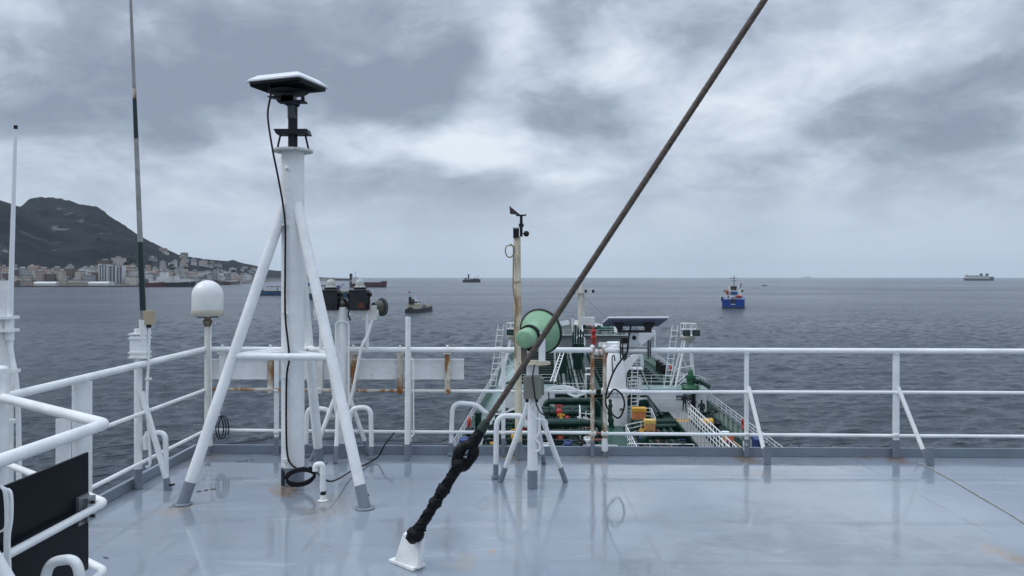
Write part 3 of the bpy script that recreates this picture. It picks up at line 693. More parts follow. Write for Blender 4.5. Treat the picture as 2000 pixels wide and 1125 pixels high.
# ---- small pipes on the deck
gk = thing('gooseneck_pipe', 'small white bent pipe with a cable in front of the mast foot', 'pipe', gp(630, 978))
gy = gk.location.y
p_ = MB().tube(fillet([pp(616, 920, gy), pp(616, 908, gy), pp(630, 906, gy), gp(631, 978)], .04, 6), .0235, 12).build('bent_pipe', WHITE, gk)
MB().lathe([(.001, .012), (.03, .012), (.045, .004), (.04, .0), (.001, 0)], gp(631, 978), seg=12).build('foot_flange', WHITE_OLD, gk)
MB().cyl(gp(631, 978)+V((0, 0, .05)), gp(631, 978)+V((0, 0, .078)), .0242, 12).build('bare_band', DARK, gk)
MB().cyl(gp(631, 978)+V((0, 0, .20)), gp(631, 978)+V((0, 0, .215)), .026, 12).build('band', WHITE, gk)
for pts, sp_, lab in (
    (((648, 815), (640, 800), (600, 795), (597, 893)), 893, 'white gooseneck pipe half hidden behind the mast pole'),
    (((682, 830), (686, 797), (724, 795), (726, 898)), 898, 'white gooseneck pipe just right of the mast leg near the searchlight post'),
    (((948, 806), (930, 790), (884, 786), (880, 890)), 890, 'white gooseneck pipe left of the horn against the railing'),
    (((1028, 830), (1018, 812), (970, 812), (968, 935)), 935, 'white gooseneck pipe in front of the railing beside the horn tripod')):
    b_ = gp(pts[-1][0], sp_); o_ = thing('gooseneck_pipe', lab, 'pipe', b_, group='white gooseneck cable pipes')
    pth = fillet([pp(px, py, b_.y) for px, py in pts[:-1]]+[b_], .17, 9)
    two_tone(o_, pth, .0235, .13, 'bent_pipe')
    MB().lathe([(.024, 0), (.036, .002), (.036, .025), (.024, .03)], (b_.x, b_.y, .003), seg=12).build('foot_collar', GREYP, o_)
    e_ = pp(*pts[0], b_.y)
    MB().sphere(e_, .026, 10, (1.3, .9, .9)).build('cable_wrap', WHITE_OLD, o_)
    if pts[0][0] == 948:
        MB().tube(smooth_path([e_, pp(965, 809, b_.y), pp(985, 806, b_.y), pp(1008, 795, b_.y), pp(1012, 780, b_.y+.1)]), .009, 6).build('cable', WHITE, o_)
sp2 = thing('stub_mast', 'bare white stub mast with a thin pipe frame on the front railing', 'mast', gp(795, 900))
y_ = 7.40
two_tone(sp2, [pp(796.5, 720, y_), (pp(795, 700, y_).x, y_, .003)], .026, .16, 'lower_pole')
MB().cyl(pp(797, 619, y_), pp(796.5, 722, y_), .0255, 14).build('upper_pole', WHITE, sp2)
two_tone(sp2, [pp(800, 690, 7.52), (pp(800, 690, 7.52).x, 7.52, .003)], .02, .16, 'rear_pole', mat=WHITE_OLD)
MB().tube(fillet([pp(798, 702, 7.45), pp(807, 702, 7.45), pp(808, 850, 7.45), pp(802, 853, 7.45)], .02), .008, 8).build('pipe_frame', WHITE, sp2)

# ---- searchlight post
sb = gp(669, 893); sy = sb.y
ss = thing('searchlight_stand', 'white braced post with a crossbar carrying two black searchlights', 'stand', sb)
two_tone(ss, [pp(668, 600, sy), (sb.x, sy, .003)], .048, .14, 'post', seg=18)
for px0, py0, px1, py1 in ((664, 745, 655, 905), (672, 745, 722, 890), (664, 750, 608, 900)):
    two_tone(ss, [pp(px0, py0, sy), gp(px1, py1)], .022, .15, 'brace')
MB().tube(fillet([pp(656, 860, sy-.05), pp(656, 628, sy-.05), pp(681, 628, sy-.05), pp(681, 800, sy-.05)], .04), .010, 8).build('pipe_frame', WHITE, ss)
MB().box(pp(612, 0, sy).x, pp(738, 0, sy).x, sy+.0, sy+.05, sz(616, sy), sz(605, sy)).build('crossbar', WHITE, ss)
for px in (622, 722):
    MB().box(pp(px-8 if px < 650 else px-14, 0, sy).x, pp(px+8 if px < 650 else px+14, 0, sy).x, sy-.014, sy-.003, sz(625, sy), sz(596, sy)).build('mount_plate', WHITE_OLD, ss)
    MB().cyl(pp(px-5 if px > 700 else px+5, 612, sy), pp(px-5 if px > 700 else px+5, 684, sy), .017, 10).build('support_pipe', WHITE, ss)
MB().tube(smooth_path([pp(726, 625, sy-.05), pp(718, 655, sy-.05), pp(706, 680, sy-.08), pp(692, 750, sy-.08), pp(683, 790, sy-.08)]), .015, 8).build('cable', WHITE, ss)
MB().tube(smooth_path([pp(640, 690, sy-.1), pp(648, 750, sy-.1), pp(657, 815, sy-.1)]), .012, 8).build('cable', WHITE, ss)
for px, lab in ((646, 'left black searchlight, partly behind the mast leg'), (703, 'right black searchlight on the crossbar post')):
    q = pp(px, 585, sy); sl_ = thing('searchlight', lab, 'searchlight', pp(px, 606, sy), group='black searchlights on the post')
    k_ = 5/1000*sy
    h_ = MB()
    h_.prism([q+V((-.085, -.09, .085)), q+V((.085, -.09, .085)), q+V((.078, -.09, -.105)), q+V((-.078, -.09, -.105))], (0, .2, 0))
    h_.build('housing', M('black_gloss', (.012, .014, .018), .3), sl_)
    cv_ = MB().lathe([(.062, 0), (.060, .03), (.044, .04), (.042, .07), (.034, .092), (.015, .104), (.001, .106)], q+V((0, 0, .094)), seg=16).build('lamp_cover', M('pale_cover', (.40, .41, .38), .3, var=.35, vs=20), sl_)
    MB().lathe([(.060, .0), (.064, .004), (.064, .02), (.060, .024)], q+V((0, 0, .096)), seg=16).build('cover_ring', DARK, cv_)
    MB().box(q.x-.09, q.x+.09, q.y-.10, q.y+.02, q.z+.078, q.z+.094).build('lid', DARK, sl_)
    for s_ in (-1, 1):
        MB().bar(q+V((s_*.098, -.03, .05)), q+V((s_*.088, -.03, -.10)), .016, .03).build('yoke_arm', BLACK, sl_)
        MB().sphere(q+V((s_*.102, -.03, .05)), .024, 8).build('pivot_knob', BLACK, sl_)
    MB().cbox(q+V((.03, -.095, -.055)), (.06, .03, .05)).build('motor', M('motor_red', (.10, .02, .015), .5) if px > 690 else DARK, sl_)
    dc_ = q+V((.195 if px > 690 else .10, .12, -.078))
    ax = V((.72, .69, .0))
    MB().lathe([(.001, -.012), (.08, -.012), (.092, -.006), (.093, .014), (.085, .02), (.001, .022)], dc_, ax, 24).build('lens_cover', M('grey_black', (.05, .054, .062), .45), sl_)
    MB().lathe([(.001, -.10), (.045, -.10), (.065, -.05), (.068, -.02)], dc_, ax, 16).build('reflector', M('olive_dark', (.07, .065, .045), .4), sl_)
    MB().tube(smooth_path([q+V((-.075, -.06, -.07)), q+V((-.1, -.08, -.14)), q+V((-.075, -.08, -.2))]), .008, 6).build('cable', BLACK, sl_)

# ---- wind sensor on its rusty pole
ab = V((railx(1013), 7.46, 0)); ay = ab.y
an = thing('wind_sensor_pole', 'rust-streaked cream pole with a wind vane on top', 'mast', ab)
two_tone(an, [pp(1010, 462, ay), (ab.x, ay, .003)], .034, .17, 'pole', mat=CREAM_RUST)
MB().prism([(ab.x-.01, ay-.05, .005), (ab.x+.10, ay-.05, .005), (ab.x+.015, ay-.05, .19)], (0, .012, 0)).build('gusset', GREYP, an)
MB().cbox(pp(1008, 456, ay-.02), (.058, .06, .085)).build('sensor_box', BLACK, an)
MB().cbox(pp(1008, 446, ay-.02), (.064, .066, .012)).build('box_lid', STEEL, an)
vn = MB().cyl(pp(1018, 462, ay-.03), pp(1018, 420, ay-.03), .015, 10).build('vane_stem', DARK, an)
MB().cyl(pp(1018, 443, ay-.03), pp(1018, 437, ay-.03), .026, 10).build('stem_ring', DARK, vn)
MB().cyl(pp(1008, 421, ay-.03), pp(1028, 420, ay-.03), .008, 8).build('vane_arm', DARK, vn)
MB().prism([pp(995, 402, ay-.035), pp(1017, 420, ay-.035), pp(996, 418, ay-.035)], (0, .006, 0)).build('vane_tail', M('vane_brown', (.04, .03, .035), .5), vn)
MB().sphere(pp(1028, 456.5, ay-.06), .029, 14).build('cup', BLACK, vn)
MB().cyl(pp(1018, 456, ay-.03), pp(1028, 456.5, ay-.06), .006, 6).build('cup_arm', BLACK, vn)
lp = [(pp(995.5, 490, ay).x+.042*math.sin(a), ay-.03, pp(995, 490, ay).z+.064*math.cos(a)) for a in [i*.4 for i in range(15)]]
MB().tube(lp+[pp(1003, 480, ay-.03), pp(1002, 560, ay-.04), pp(1008, 600, ay-.04), pp(1004, 650, ay-.04), pp(1007, 700, ay-.04)], .007, 6).build('cable_loop', M('yellow_brown_cable', (.24, .18, .08), .6), an)
MB().cyl(pp(1010.5, 553, ay), pp(1010.5, 549, ay), .037, 12).build('band', RUSTY, an)

# ---- green air horn on its tripod
hb = gp(1040, 953); hy = hb.y
ht_ = thing('horn_tripod', 'white tripod stand carrying the green horn before the railing', 'stand', hb)
two_tone(ht_, [pp(1040, 716, hy), (hb.x, hy, .003)], .043, .155, 'post', seg=18)
MB().cyl(pp(1040, 775, hy), pp(1040, 714, hy), .052, 18).build('upper_post', WHITE, ht_)
for (tx, fx, fy) in ((1033, 977, 942), (1047, 1105, 942), (1044, 1062, 905)):
    ft = gp(fx, fy); two_tone(ht_, [pp(tx, 785, hy), ft], .023, .14, 'leg')
MB().lathe([(.001, 0), (.132, 0), (.134, .006), (.134, .018), (.12, .022), (.001, .022)], pp(1044, 711, hy), seg=28).build('platform_disc', CREAM_RUST, ht_)
MB().tube(fillet([pp(1054, 800, hy-.03), pp(1054, 845, hy-.03), pp(1044, 858, hy-.03), pp(1054, 866, hy-.03), pp(1054, 880, hy-.03), pp(1044, 882, hy-.03)], .02), .010, 8).build('conduit', WHITE, ht_)
jb = pp(1040, 756, hy-.09)
j_ = thing('junction_box', 'grey electrical junction box on the horn tripod post', 'box', jb-V((0, 0, .09)))
place(slab((.148, .185), .012, -.045, .045, .01), jb, Matrix.Rotation(math.pi/2, 3, 'X')).build('case', BOXG, j_)
MB().cbox(jb+V((.085, .035, -.0)), (.022, .06, .14)).build('side_flange', BOXG, j_)
for s_ in (-.045, .035): MB().cyl(jb+V((s_, 0, -.093)), jb+V((s_, 0, -.125)), .014, 8).build('cable_gland', DARK, j_)
for a in (-.06, .06):
    for b in (-.078, .078): MB().cyl(jb+V((a, -.046, b)), jb+V((a, -.050, b)), .006, 8).build('screw', STEEL, j_)
MB().tube(smooth_path([pp(1044, 712, hy-.14), jb+V((.0, -.055, .09)), jb+V((.01, -.06, 0)), jb+V((.03, -.05, -.13)), jb+V((.07, -.02, -.21)), jb+V((.13, 0, -.235)), jb+V((.14, .02, -.16)), jb+V((.135, .04, -.05))], 6), .006, 6).build('cable', BLACK, j_)
MB().tube(smooth_path([jb+V((.02, -.02, -.12)), jb+V((-.02, -.0, -.19)), jb+V((.03, 0, -.26)), jb+V((.12, .04, -.29)), jb+V((.11, .05, -.4))], 6), .008, 6).build('cable', WHITE, j_)
ho_ = thing('air_horn', 'large green air horn with a black rim facing away over the bow', 'horn', pp(1044, 706, hy))
e0, e1 = pp(1022, 663, hy-.16), pp(1058, 646, hy+.16)
axh = (e1-e0).normalized(); Lh = (e1-e0).length
MB().lathe([(.001, -.0), (.06, .0), (.074, .008), (.080, .022), (.081, .115)], e0, axh, 28).build('driver', HORN, ho_)
MB().lathe([(.082, .105), (.098, .108), (.100, .135), (.082, .14)], e0, axh, 28).build('driver_ring', BLACK, ho_)
MB().lathe([(.078, .12), (.084, .15), (.10, .20), (.128, .25), (.165, .30), (.188, .335), (.186, .338), (.12, .25), (.07, .18)], e0, axh, 36).build('bell', HORN, ho_)
MB().lathe([(.187, .325), (.196, .330), (.198, .345), (.190, .352), (.184, .345)], e0, axh, 36).build('bell_rim', BLACK, ho_)
MB().bar(pp(1023, 676, hy-.07), pp(1024, 708, hy-.07), .05, .05).build('mount_leg', M('brown_grey', (.12, .10, .085), .5), ho_)
MB().bar(pp(1058.5, 648, hy-.09), pp(1058.5, 706, hy-.09), .055, .010, (0, 1, 0)).build('mount_plate', WHITE, ho_)
MB().tube(smooth_path([pp(1029, 678, hy-.06), pp(1033, 684, hy-.06), pp(1036, 677, hy-.06)]), .010, 8).build('hose', BLACK, ho_)

# ---- flat antenna clamped to the top rail
f0 = V((railx(1238), ry(1.1), RT))
fa = thing('flat_satellite_antenna', 'blue-grey flat-panel antenna clamped to the top rail right of the horn', 'antenna', f0)
MB().box(f0.x-.145, f0.x+.145, f0.y-.036, f0.y+.036, RT+.028, RT+.036).build('rail_plate', STEEL, fa)
MB().box(f0.x-.14, f0.x+.14, f0.y-.036, f0.y+.036, RT-.036, RT-.029).build('rail_plate', STEEL, fa)
for s_ in (-.135, .135):
    MB().box(f0.x+s_-.006, f0.x+s_+.006, f0.y-.042, f0.y-.03, RT-.085, RT+.10).build('clamp_bolt', DARK, fa)
    MB().box(f0.x+s_-.006+.02, f0.x+s_+.006+.02, f0.y-.042, f0.y-.03, RT-.06, RT+.09).build('clamp_bolt', DARK, fa)
MB().box(f0.x-.048, f0.x+.048, f0.y-.02, f0.y+.02, RT+.036, RT+.175).build('bracket_post', M('light_grey_paint', (.5, .51, .52), .4), fa)
MB().lathe([(.001, 0), (.02, 0), (.022, .006), (.001, .008)], f0+V((0, -.02, .125)), (0, -1, 0), 14).build('knob', DARK, fa)
MB().box(f0.x-.16, f0.x+.17, f0.y-.03, f0.y+.03, RT+.175, RT+.198).build('bracket_bar', DARK, fa)
MB().prism([f0+V((-.20, 0, .262)), f0+V((-.10, 0, .262)), f0+V((-.115, 0, .19)), f0+V((-.15, 0, .19))], (0, .06, 0)).build('bracket_arm', DARK, fa)
MB().prism([f0+V((.10, 0, .262)), f0+V((.21, 0, .262)), f0+V((.165, 0, .19)), f0+V((.12, 0, .19))], (0, .06, 0)).build('bracket_arm', DARK, fa)
C2 = pp(1243, 628, f0.y+.02); u = V((1, .0, .004)); w = V((-.13, .80, -.385))
u_ = u.normalized(); n_ = u.cross(w).normalized(); w_ = n_.cross(u_); R4 = Matrix((u_, w_, n_)).transposed()
pl_ = MB().add([], [])
pl_.prism([V((-.285, -.10, 0)), V((.30, -.10, 0)), V((.235, .10, 0)), V((-.325, .10, 0)), V((-.335, .04, 0))], (0, 0, .011))
place(pl_, C2, R4).build('panel', PLASTW, fa)
pb_ = MB().prism([V((-.28, -.097, 0)), V((.295, -.097, 0)), V((.23, .097, 0)), V((-.32, .097, 0)), V((-.33, .04, 0))], (0, 0, -.012))
place(pb_, C2+n_*-.001, R4).build('panel_back', PANELBACK, fa)
MB().tube(smooth_path([f0+V((-.03, -.02, .25)), f0+V((-.06, -.05, .12)), f0+V((-.07, -.05, .0)), f0+V((-.10, -.05, -.05)), f0+V((-.2, -.04, -.2)), f0+V((-.27, -.04, -.40)), f0+V((-.27, -.04, -.55)), f0+V((-.16, -.04, -.66)), f0+V((-.10, -.04, -.55)), f0+V((-.12, -.04, -.44)), f0+V((-.2, -.04, -.38)), f0+V((-.265, -.04, -.47))], 7), .009, 8).build('cable', BLACK, fa)
cw = thing('cable_coil', 'slack white cable lying along the middle rail beside the junction box', 'cable', rp(railx(1100), RM))
for k_ in range(3):
    MB().tube(smooth_path([rp(railx(1060+4*k_), RM+.01)+V((0, -.03, 0)) if False else V(rp(railx(1060+4*k_), RM+.012))+V((0, -.03, 0)), V(rp(railx(1085), RM+.03+.012*k_))+V((0, -.035, 0)), V(rp(railx(1115), RM+.028+.01*k_))+V((0, -.035, 0)), V(rp(railx(1142-6*k_), RM-.01))+V((0, -.03, 0)), V(rp(railx(1125), RM-.035-.008*k_))+V((0, -.03, 0)), V(rp(railx(1108), RM-.015))+V((0, -.03, 0))], 6), .009, 6).build('cable', WHITE, cw)

# ---- wire stay, its wrapped turnbuckle and foot
w0, w1 = pp(945, 832, 4.55), pp(1493, 0, 4.05)
wd = (w1-w0).normalized()
wpts = [w0+wd*(i*.03) for i in range(int(9/.03))]
stw = single('wire_stay', MB().tube(wpts, .0202, 18, lobes=6, twist=24.0), WIRE, w0, 'thick twisted steel wire stay rising diagonally to the upper right', 'wire', angle=70)
tb = thing('turnbuckle', 'black wrapped turnbuckle joining the wire stay to its white foot', 'turnbuckle', pp(808, 1050, 4.62))
def tpos(t): 
    return pp(806, 1052, 4.62)*(1-t)+w0*t
prof = [(-.005, .020), (0, .040), (.03, .052), (.06, .050), (.09, .038), (.14, .031), (.22, .033), (.29, .033), (.32, .040), (.345, .037), (.36, .030), (.39, .031), (.42, .041), (.45, .042), (.475, .036), (.50, .031), (.58, .032), (.64, .034), (.66, .045)]
def lump(prof, k, jit):
    pts, rs = [], []
    for (t0, r0), (t1, r1) in zip(prof, prof[1:]):
        for j in range(k):
            s_ = j/k; t = t0+(t1-t0)*s_; pts.append(tpos(t)+V((rnd.uniform(-jit, jit), rnd.uniform(-jit, jit), 0))); rs.append((r0+(r1-r0)*s_)*rnd.uniform(.93, 1.07))
    return pts, rs
p_, r_ = lump(prof, 3, .003)
MB().tube(p_, r_, 14).build('wrapped_screw', BLACKWRAP, tb, 80)
side = wd.cross(V((0, 1, 0))).normalized()
ey = [tpos(.64)+V((0, 0, 0))]
cen = tpos(.74)
for a in range(0, 19):
    q = math.radians(a*20)
    ey.append(cen+wd*(-.080*math.cos(q))+side*(.041*math.sin(q)))
MB().tube(ey[1:], [.031+.004*math.sin(i*1.7) for i in range(19)], 10).build('wrapped_eye', BLACKWRAP, tb, 80)
MB().sphere(tpos(.665), .05, 12, (1, 1, 1)).build('wrapped_pin', BLACKWRAP, tb)
MB().tube([tpos(.83), tpos(.88), tpos(.93), tpos(.97)], [.036, .037, .032, .029], 12).build('wrapped_end', BLACKWRAP, tb)
MB().tube([tpos(.965), tpos(1.0), tpos(1.04)], [.031, .029, .024], 12).build('green_seizing', M('dark_green_tape', (.012, .03, .022), .6, bump=.6), tb)
for i in range(8):
    t = .1+i*.1; MB().tube([tpos(t-.02)+side*.03+V((0, -.018, 0)), tpos(t+.03)+side*.024+V((0, -.026, 0)), tpos(t+.07)-side*.012+V((0, -.03, 0))], .006, 6).build('lashing', BLACKWRAP, tb)
for sg_, px_, py_ in ((1, 832, 1030),):
    MB().tube([tpos(.07)+V((.02, -.02, 0)), tpos(.07)+V((.055, -.03, .012))], .005, 6).build('lashing_end', BLACKWRAP, tb)
ff = thing('stay_foot', 'white wedge-shaped steel foot of the wire stay welded to the deck', 'bracket', gp(796, 1108))
a_, b_, c_, d_ = gp(759, 1098), gp(806, 1117), gp(831, 1107), gp(786, 1089)
MB().prism([a_+V((0, 0, .003)), b_+V((0, 0, .003)), c_+V((0, 0, .003)), d_+V((0, 0, .003))], (0, 0, .016)).build('base_plate', WHITE, ff)
yy = (a_.y+b_.y)/2
f1, f2 = gp(770, 1096, .019), gp(816, 1110, .019)
tl, tr_ = pp(787, 1043, f1.y-.0), pp(820, 1050, f2.y)
MB().prism([f1, f2, tr_, tl], (.012, .045, 0)).build('wedge_plate', WHITE, ff)
MB().prism([f2+V((.002, -.004, 0)), f2+V((.014, .055, 0)), tr_+V((.014, .055, .0)), tr_+V((.002, -.004, .0))], (.012, 0, 0)).build('end_plate', WHITE, ff)

# ---- loose line on the deck
single('loose_rope', MB().tube(smooth_path([gp(1786, 900, .05), gp(1800, 906, .012), gp(1850, 932, .006), gp(1915, 970, .006), gp(2000, 1021, .006), gp(2120, 1110, .006)], 10), .0045, 6), ROPE, gp(1900, 960), 'thin pale rope stretched across the deck at the right', 'rope')
# ---- stencilled marks on the deck
def letter(ch, size):
    """one stencilled character as a flat mesh"""
    tx = bpy.data.curves.new('letter', 'FONT'); tx.body = ch; tx.size = size; tx.extrude = .0005
    to = bpy.data.objects.new('letter', tx); COL.objects.link(to); bpy.context.view_layer.update()
    me = bpy.data.meshes.new_from_object(to.evaluated_get(bpy.context.evaluated_depsgraph_get())); bpy.data.objects.remove(to)
    me.materials.clear(); me.materials.append(BLACK); return me
o_ = thing('deck_stencil', 'small black stencilled letters on the deck beside the black board', 'marking', gp(172, 1104, .0035), math.radians(62))
for ch, x in (('I', 0), ('F', .03), ('1', .115)):
    c = bpy.data.objects.new('letter', letter(ch, .075)); COL.objects.link(c); c.parent = o_; c.location = (x, 0, 0)
for i, (px, py, lab) in enumerate(((480, 900, 'faint dark stencil mark on the deck behind the mast leg'), (402, 958, 'faint dark stencil mark on the deck by the left mast foot'))):
    p = gp(px, py); o_ = thing('deck_stencil', lab, 'marking', (p.x, p.y, .003))
    for k_ in range(3): MB().cbox(p+V((-.045+.045*k_, -.03+.035*k_, .0035)), (.036, .03, .001), Matrix.Rotation(.7, 3, 'Z')).build('mark', M('worn_mark', (.10, .105, .11), .4), o_)
for i, (px, py) in enumerate(((1037, 948), (718, 968))):
    p = gp(px, py); single('debris', MB().sphere(p+V((0, 0, .006)), .011, 8, (1.3, 1, .6)), BLACK, p, ('black crumb of debris at the foot of the horn tripod', 'black crumb of debris by the right mast leg')[i], 'debris')

# ================================================================== THE TANKER'S FORE PART (ship frame: x right of the keel, y ahead, z up)
S = SHIP
ORD = ('first', 'second', 'third', 'fourth', 'fifth', 'sixth', 'seventh', 'eighth', 'ninth', 'tenth', 'eleventh', 'twelfth')
def HB(y):                                          # half beam along the ship
    if y < 118: return 12.0
    t = (y-118)/62.0
    return max(.25, 12.0*(1-t**2.1))
hull = thing('tanker_hull', 'dark green main deck and hull of the tanker stretching ahead to the bow', 'ship', (0, 60, MAIN), frame=S)
ysn = [-45, 40]+[45+5*i for i in range(15)]+[118+3.1*i for i in range(1, 21)]
def strip(f0, f1, mat, name, y0=-99, y1=999, parent=None, th=None):
    """lofted sheet between two station functions"""
    m = MB(S); st_ = [y for y in ysn if y0 <= y <= y1]
    for y in st_: m.v += [V(f0(y)), V(f1(y))]
    m.f = [(2*i, 2*i+1, 2*i+3, 2*i+2) for i in range(len(st_)-1)]
    return m.build(name, mat, parent or hull)
HULLM = M('hull_paint', (.02, .05, .045), .4, var=.2, vs=.5)
for s_ in (-1, 1):
    strip(lambda y: (s_*HB(y)*(.9 if y > 150 else 1), y, SEA-2), lambda y: (s_*HB(y), y, MAIN if y < 146 else -9.3), HULLM, 'side_plating')
strip(lambda y: (-HB(y), y, MAIN), lambda y: (HB(y), y, MAIN), GDECK, 'main_deck', y1=147)
strip(lambda y: (-HB(y)+.02, y, MAIN+.012), lambda y: (-HB(y)+1.9-.9*max(0, (y-118)/30), y, MAIN+.012), PALEG, 'side_walkway', y1=147)
for s_ in (-1, 1):                                   # bulwarks with inner ribs
    b_ = strip(lambda y: (s_*(HB(y)-.03), y, MAIN), lambda y: (s_*(HB(y)-.03), y, MAIN+1.2), PALEG, 'bulwark', y0=44, y1=147)
    strip(lambda y: (s_*(HB(y)-.22), y, MAIN+1.2), lambda y: (s_*(HB(y)+.03), y, MAIN+1.2), GREENP, 'cap_rail', y0=44, y1=147, parent=b_)
    ribm = None
    for y in np.arange(52, 146, 1.9):
        x = s_*(HB(y)-.15)
        if ribm is None:
            r_ = MB(S).prism([(x-.11, y, MAIN), (x+.11, y, MAIN), (x+.11, y, MAIN+1.18), (x-.05, y, MAIN+1.18)], (0, .05, 0)).build('bulwark_rib', PALEG, b_); ribm = r_; rx, ry0 = x, y
        else:
            c = ribm.copy(); COL.objects.link(c); c.parent = b_; c.location = (x-rx, y-ry0, 0)
def ship_rail(name, label, pts, h, rows, gap, r=.025, mat=SWHITE, cat='railing', group=None):
    """railing of the tanker: rails as parts, each post a copy of the first"""
    pts = [V(p) for p in pts]
    o = thing(name, label, cat, pts[0], frame=S, group=group)
    for k in range(rows):
        z = h*(k+1)/rows
        MB(S).tube([p+V((0, 0, z)) for p in pts], r if k == rows-1 else r*.7, 6).build('rail', mat, o)
    first = None
    for a, b in zip(pts, pts[1:]):
        n = max(1, int((b-a).length/gap))
        for j in range(n+(1 if b is pts[-1] else 0)):
            p = a+(b-a)*(j/n)
            if first is None:
                first = MB(S).tube([p, p+V((0, 0, h))], r*.9, 6).build('post', mat, o); p0 = p
            else:
                c = first.copy(); COL.objects.link(c); c.parent = o; c.location = p-p0
    return o
for s_, lb in ((-1, 'port'), (1, 'starboard')):
    ship_rail('bulwark_railing', 'white railing along the %s bulwark of the tanker' % lb, [(s_*(HB(y)-.06), y, MAIN+1.2) for y in [48+4*i for i in range(25)]], .85, 3, 1.5, group='railings along the bulwarks')
# deck transverses ahead of the midship houses
DT = thing('deck_transverses', 'row of dark green stiffener beams across the foredeck', 'beams', (0, 86, MAIN), frame=S)
for i in range(20):
    y = 86+2.95*i; w_ = HB(y)-2.4
    t_ = MB(S).box(-w_, w_, y-.05, y+.05, MAIN, MAIN+.72).build('web', GREENP, DT)
    MB(S).box(-w_, w_, y-.12, y+.12, MAIN+.722, MAIN+.76).build('flange', M('sky_sheen_flange', (.10, .13, .12), .35, var=.3, vs=.7), t_)  # flange coloured paler than the web, imitating the sky's reflection on its wet top
# forecastle
fc = thing('forecastle', 'raised forecastle with pale grey aft wall at the bow', 'forecastle', (0, 147, MAIN), frame=S)
FZ = -9.35
strip(lambda y: (-HB(y)-.25, y, FZ), lambda y: (HB(y)+.25, y, FZ), GDECK, 'deck', y0=145, parent=fc)
FW = M('forecastle_grey', (.32, .34, .35), .5, var=.15, vs=.6)
MB(S).box(-HB(147)-.2, HB(147)+.2, 147, 147.25, MAIN, FZ-.15).build('aft_wall', FW, fc)
MB(S).box(-HB(147)-.3, HB(147)+.3, 146.9, 147.3, FZ-.15, FZ+.10).build('wall_edge', SWHITE, fc)
for x in (-6.5, -4.9, 5.6, 8.2):
    MB(S).box(x-.45, x+.45, 146.9, 147.02, MAIN+.3, MAIN+2.2).build('door', M('door_dark', (.07, .09, .09), .5), fc)
for s_ in (-1, 1):
    strip(lambda y: (s_*(HB(y)+.25), y, FZ), lambda y: (s_*(HB(y)+.5), y, FZ+1.1), SWHITE, 'bow_bulwark', y0=150, parent=fc)
MB(S).prism([(12.2, 146.6, FZ-2.0), (11.2, 146.6, FZ+.75), (15.0, 146.6, FZ+1.0), (15.0, 146.6, FZ+.3)], (0, .4, 0)).build('wing_plate', SWHITE, fc)
MB(S).box(14.75, 15.0, 146.4, 146.7, MAIN+.1, FZ+.3).build('wing_post', SWHITE, fc)
ship_rail('forecastle_railing', 'white railing along the aft edge of the forecastle', [(-10.4, 147.1, FZ+.1), (10.5, 147.1, FZ+.1)], 1.0, 3, 1.6)
for i, (x, y, mt, nm) in enumerate(((-4.0, 152, GREENP, 'dark'), (.2+3.2, 153, GREENP, 'green'), (6.2, 152, M('green_winch', (.012, .10, .075), .4), 'bright green'))):
    w_ = thing('mooring_winch', ('%s mooring winch on the forecastle ' % nm)+('left of the foremast', 'just right of the foremast', 'below the blue-grey panel')[i], 'winch', (x, y, FZ), frame=S, group='winches on the forecastle')
    MB(S).lathe([(.75, -1.3), (.75, -1.15), (.45, -1.1), (.45, .2), (.75, .25), (.75, .4), (.4, .45), (.4, 1.1), (.7, 1.15), (.7, 1.3)], (x, y, FZ+.9), (1, 0, 0), 14).build('drum', mt, w_)
    MB(S).box(x-1.9, x-1.35, y-.5, y+.5, FZ+.02, FZ+1.6).build('gearbox', mt, w_)
    for q in (-1.2, 1.25): MB(S).box(x+q-.1, x+q+.1, y-.6, y+.6, FZ+.02, FZ+1.0).build('bearing_stand', BLACK, w_)
for i, (x, y) in enumerate(((-6.9, 151), (-6.2, 151), (1.9, 151), (2.5, 151), (8.6, 150.5), (9.3, 150.5))):
    o_ = thing('mooring_bollard', 'black mooring bollard on the forecastle, '+('farthest left', 'second from the left', 'left one right of the foremast', 'right one right of the foremast', 'left one at the right end', 'farthest right')[i], 'bollard', (x, y, FZ), frame=S, group='bollards on the forecastle')
    MB(S).lathe([(.28, 0), (.28, .9), (.36, .95), (.36, 1.05), (.001, 1.1)], (x, y, FZ), seg=10).build('barrel', BLACK, o_)
    MB(S).box(x-.5, x+.5, y-.5, y+.5, FZ+.004, FZ+.08).build('base_plate', GREENP, o_)
o_ = thing('yellow_guard_rail', 'yellow pipe frame on the forecastle left of the foremast', 'guard rail', (-5.3, 149.5, FZ), frame=S)
for z in (.35, .85): MB(S).tube([(-7.6, 149.5, FZ+z), (-3.4, 149.5, FZ+z)], .07, 6).build('rail', YEL, o_)
for x in (-7.6, -5.5, -3.4): MB(S).tube([(x, 149.5, FZ), (x, 149.5, FZ+.9)], .07, 6).build('post', YEL, o_)
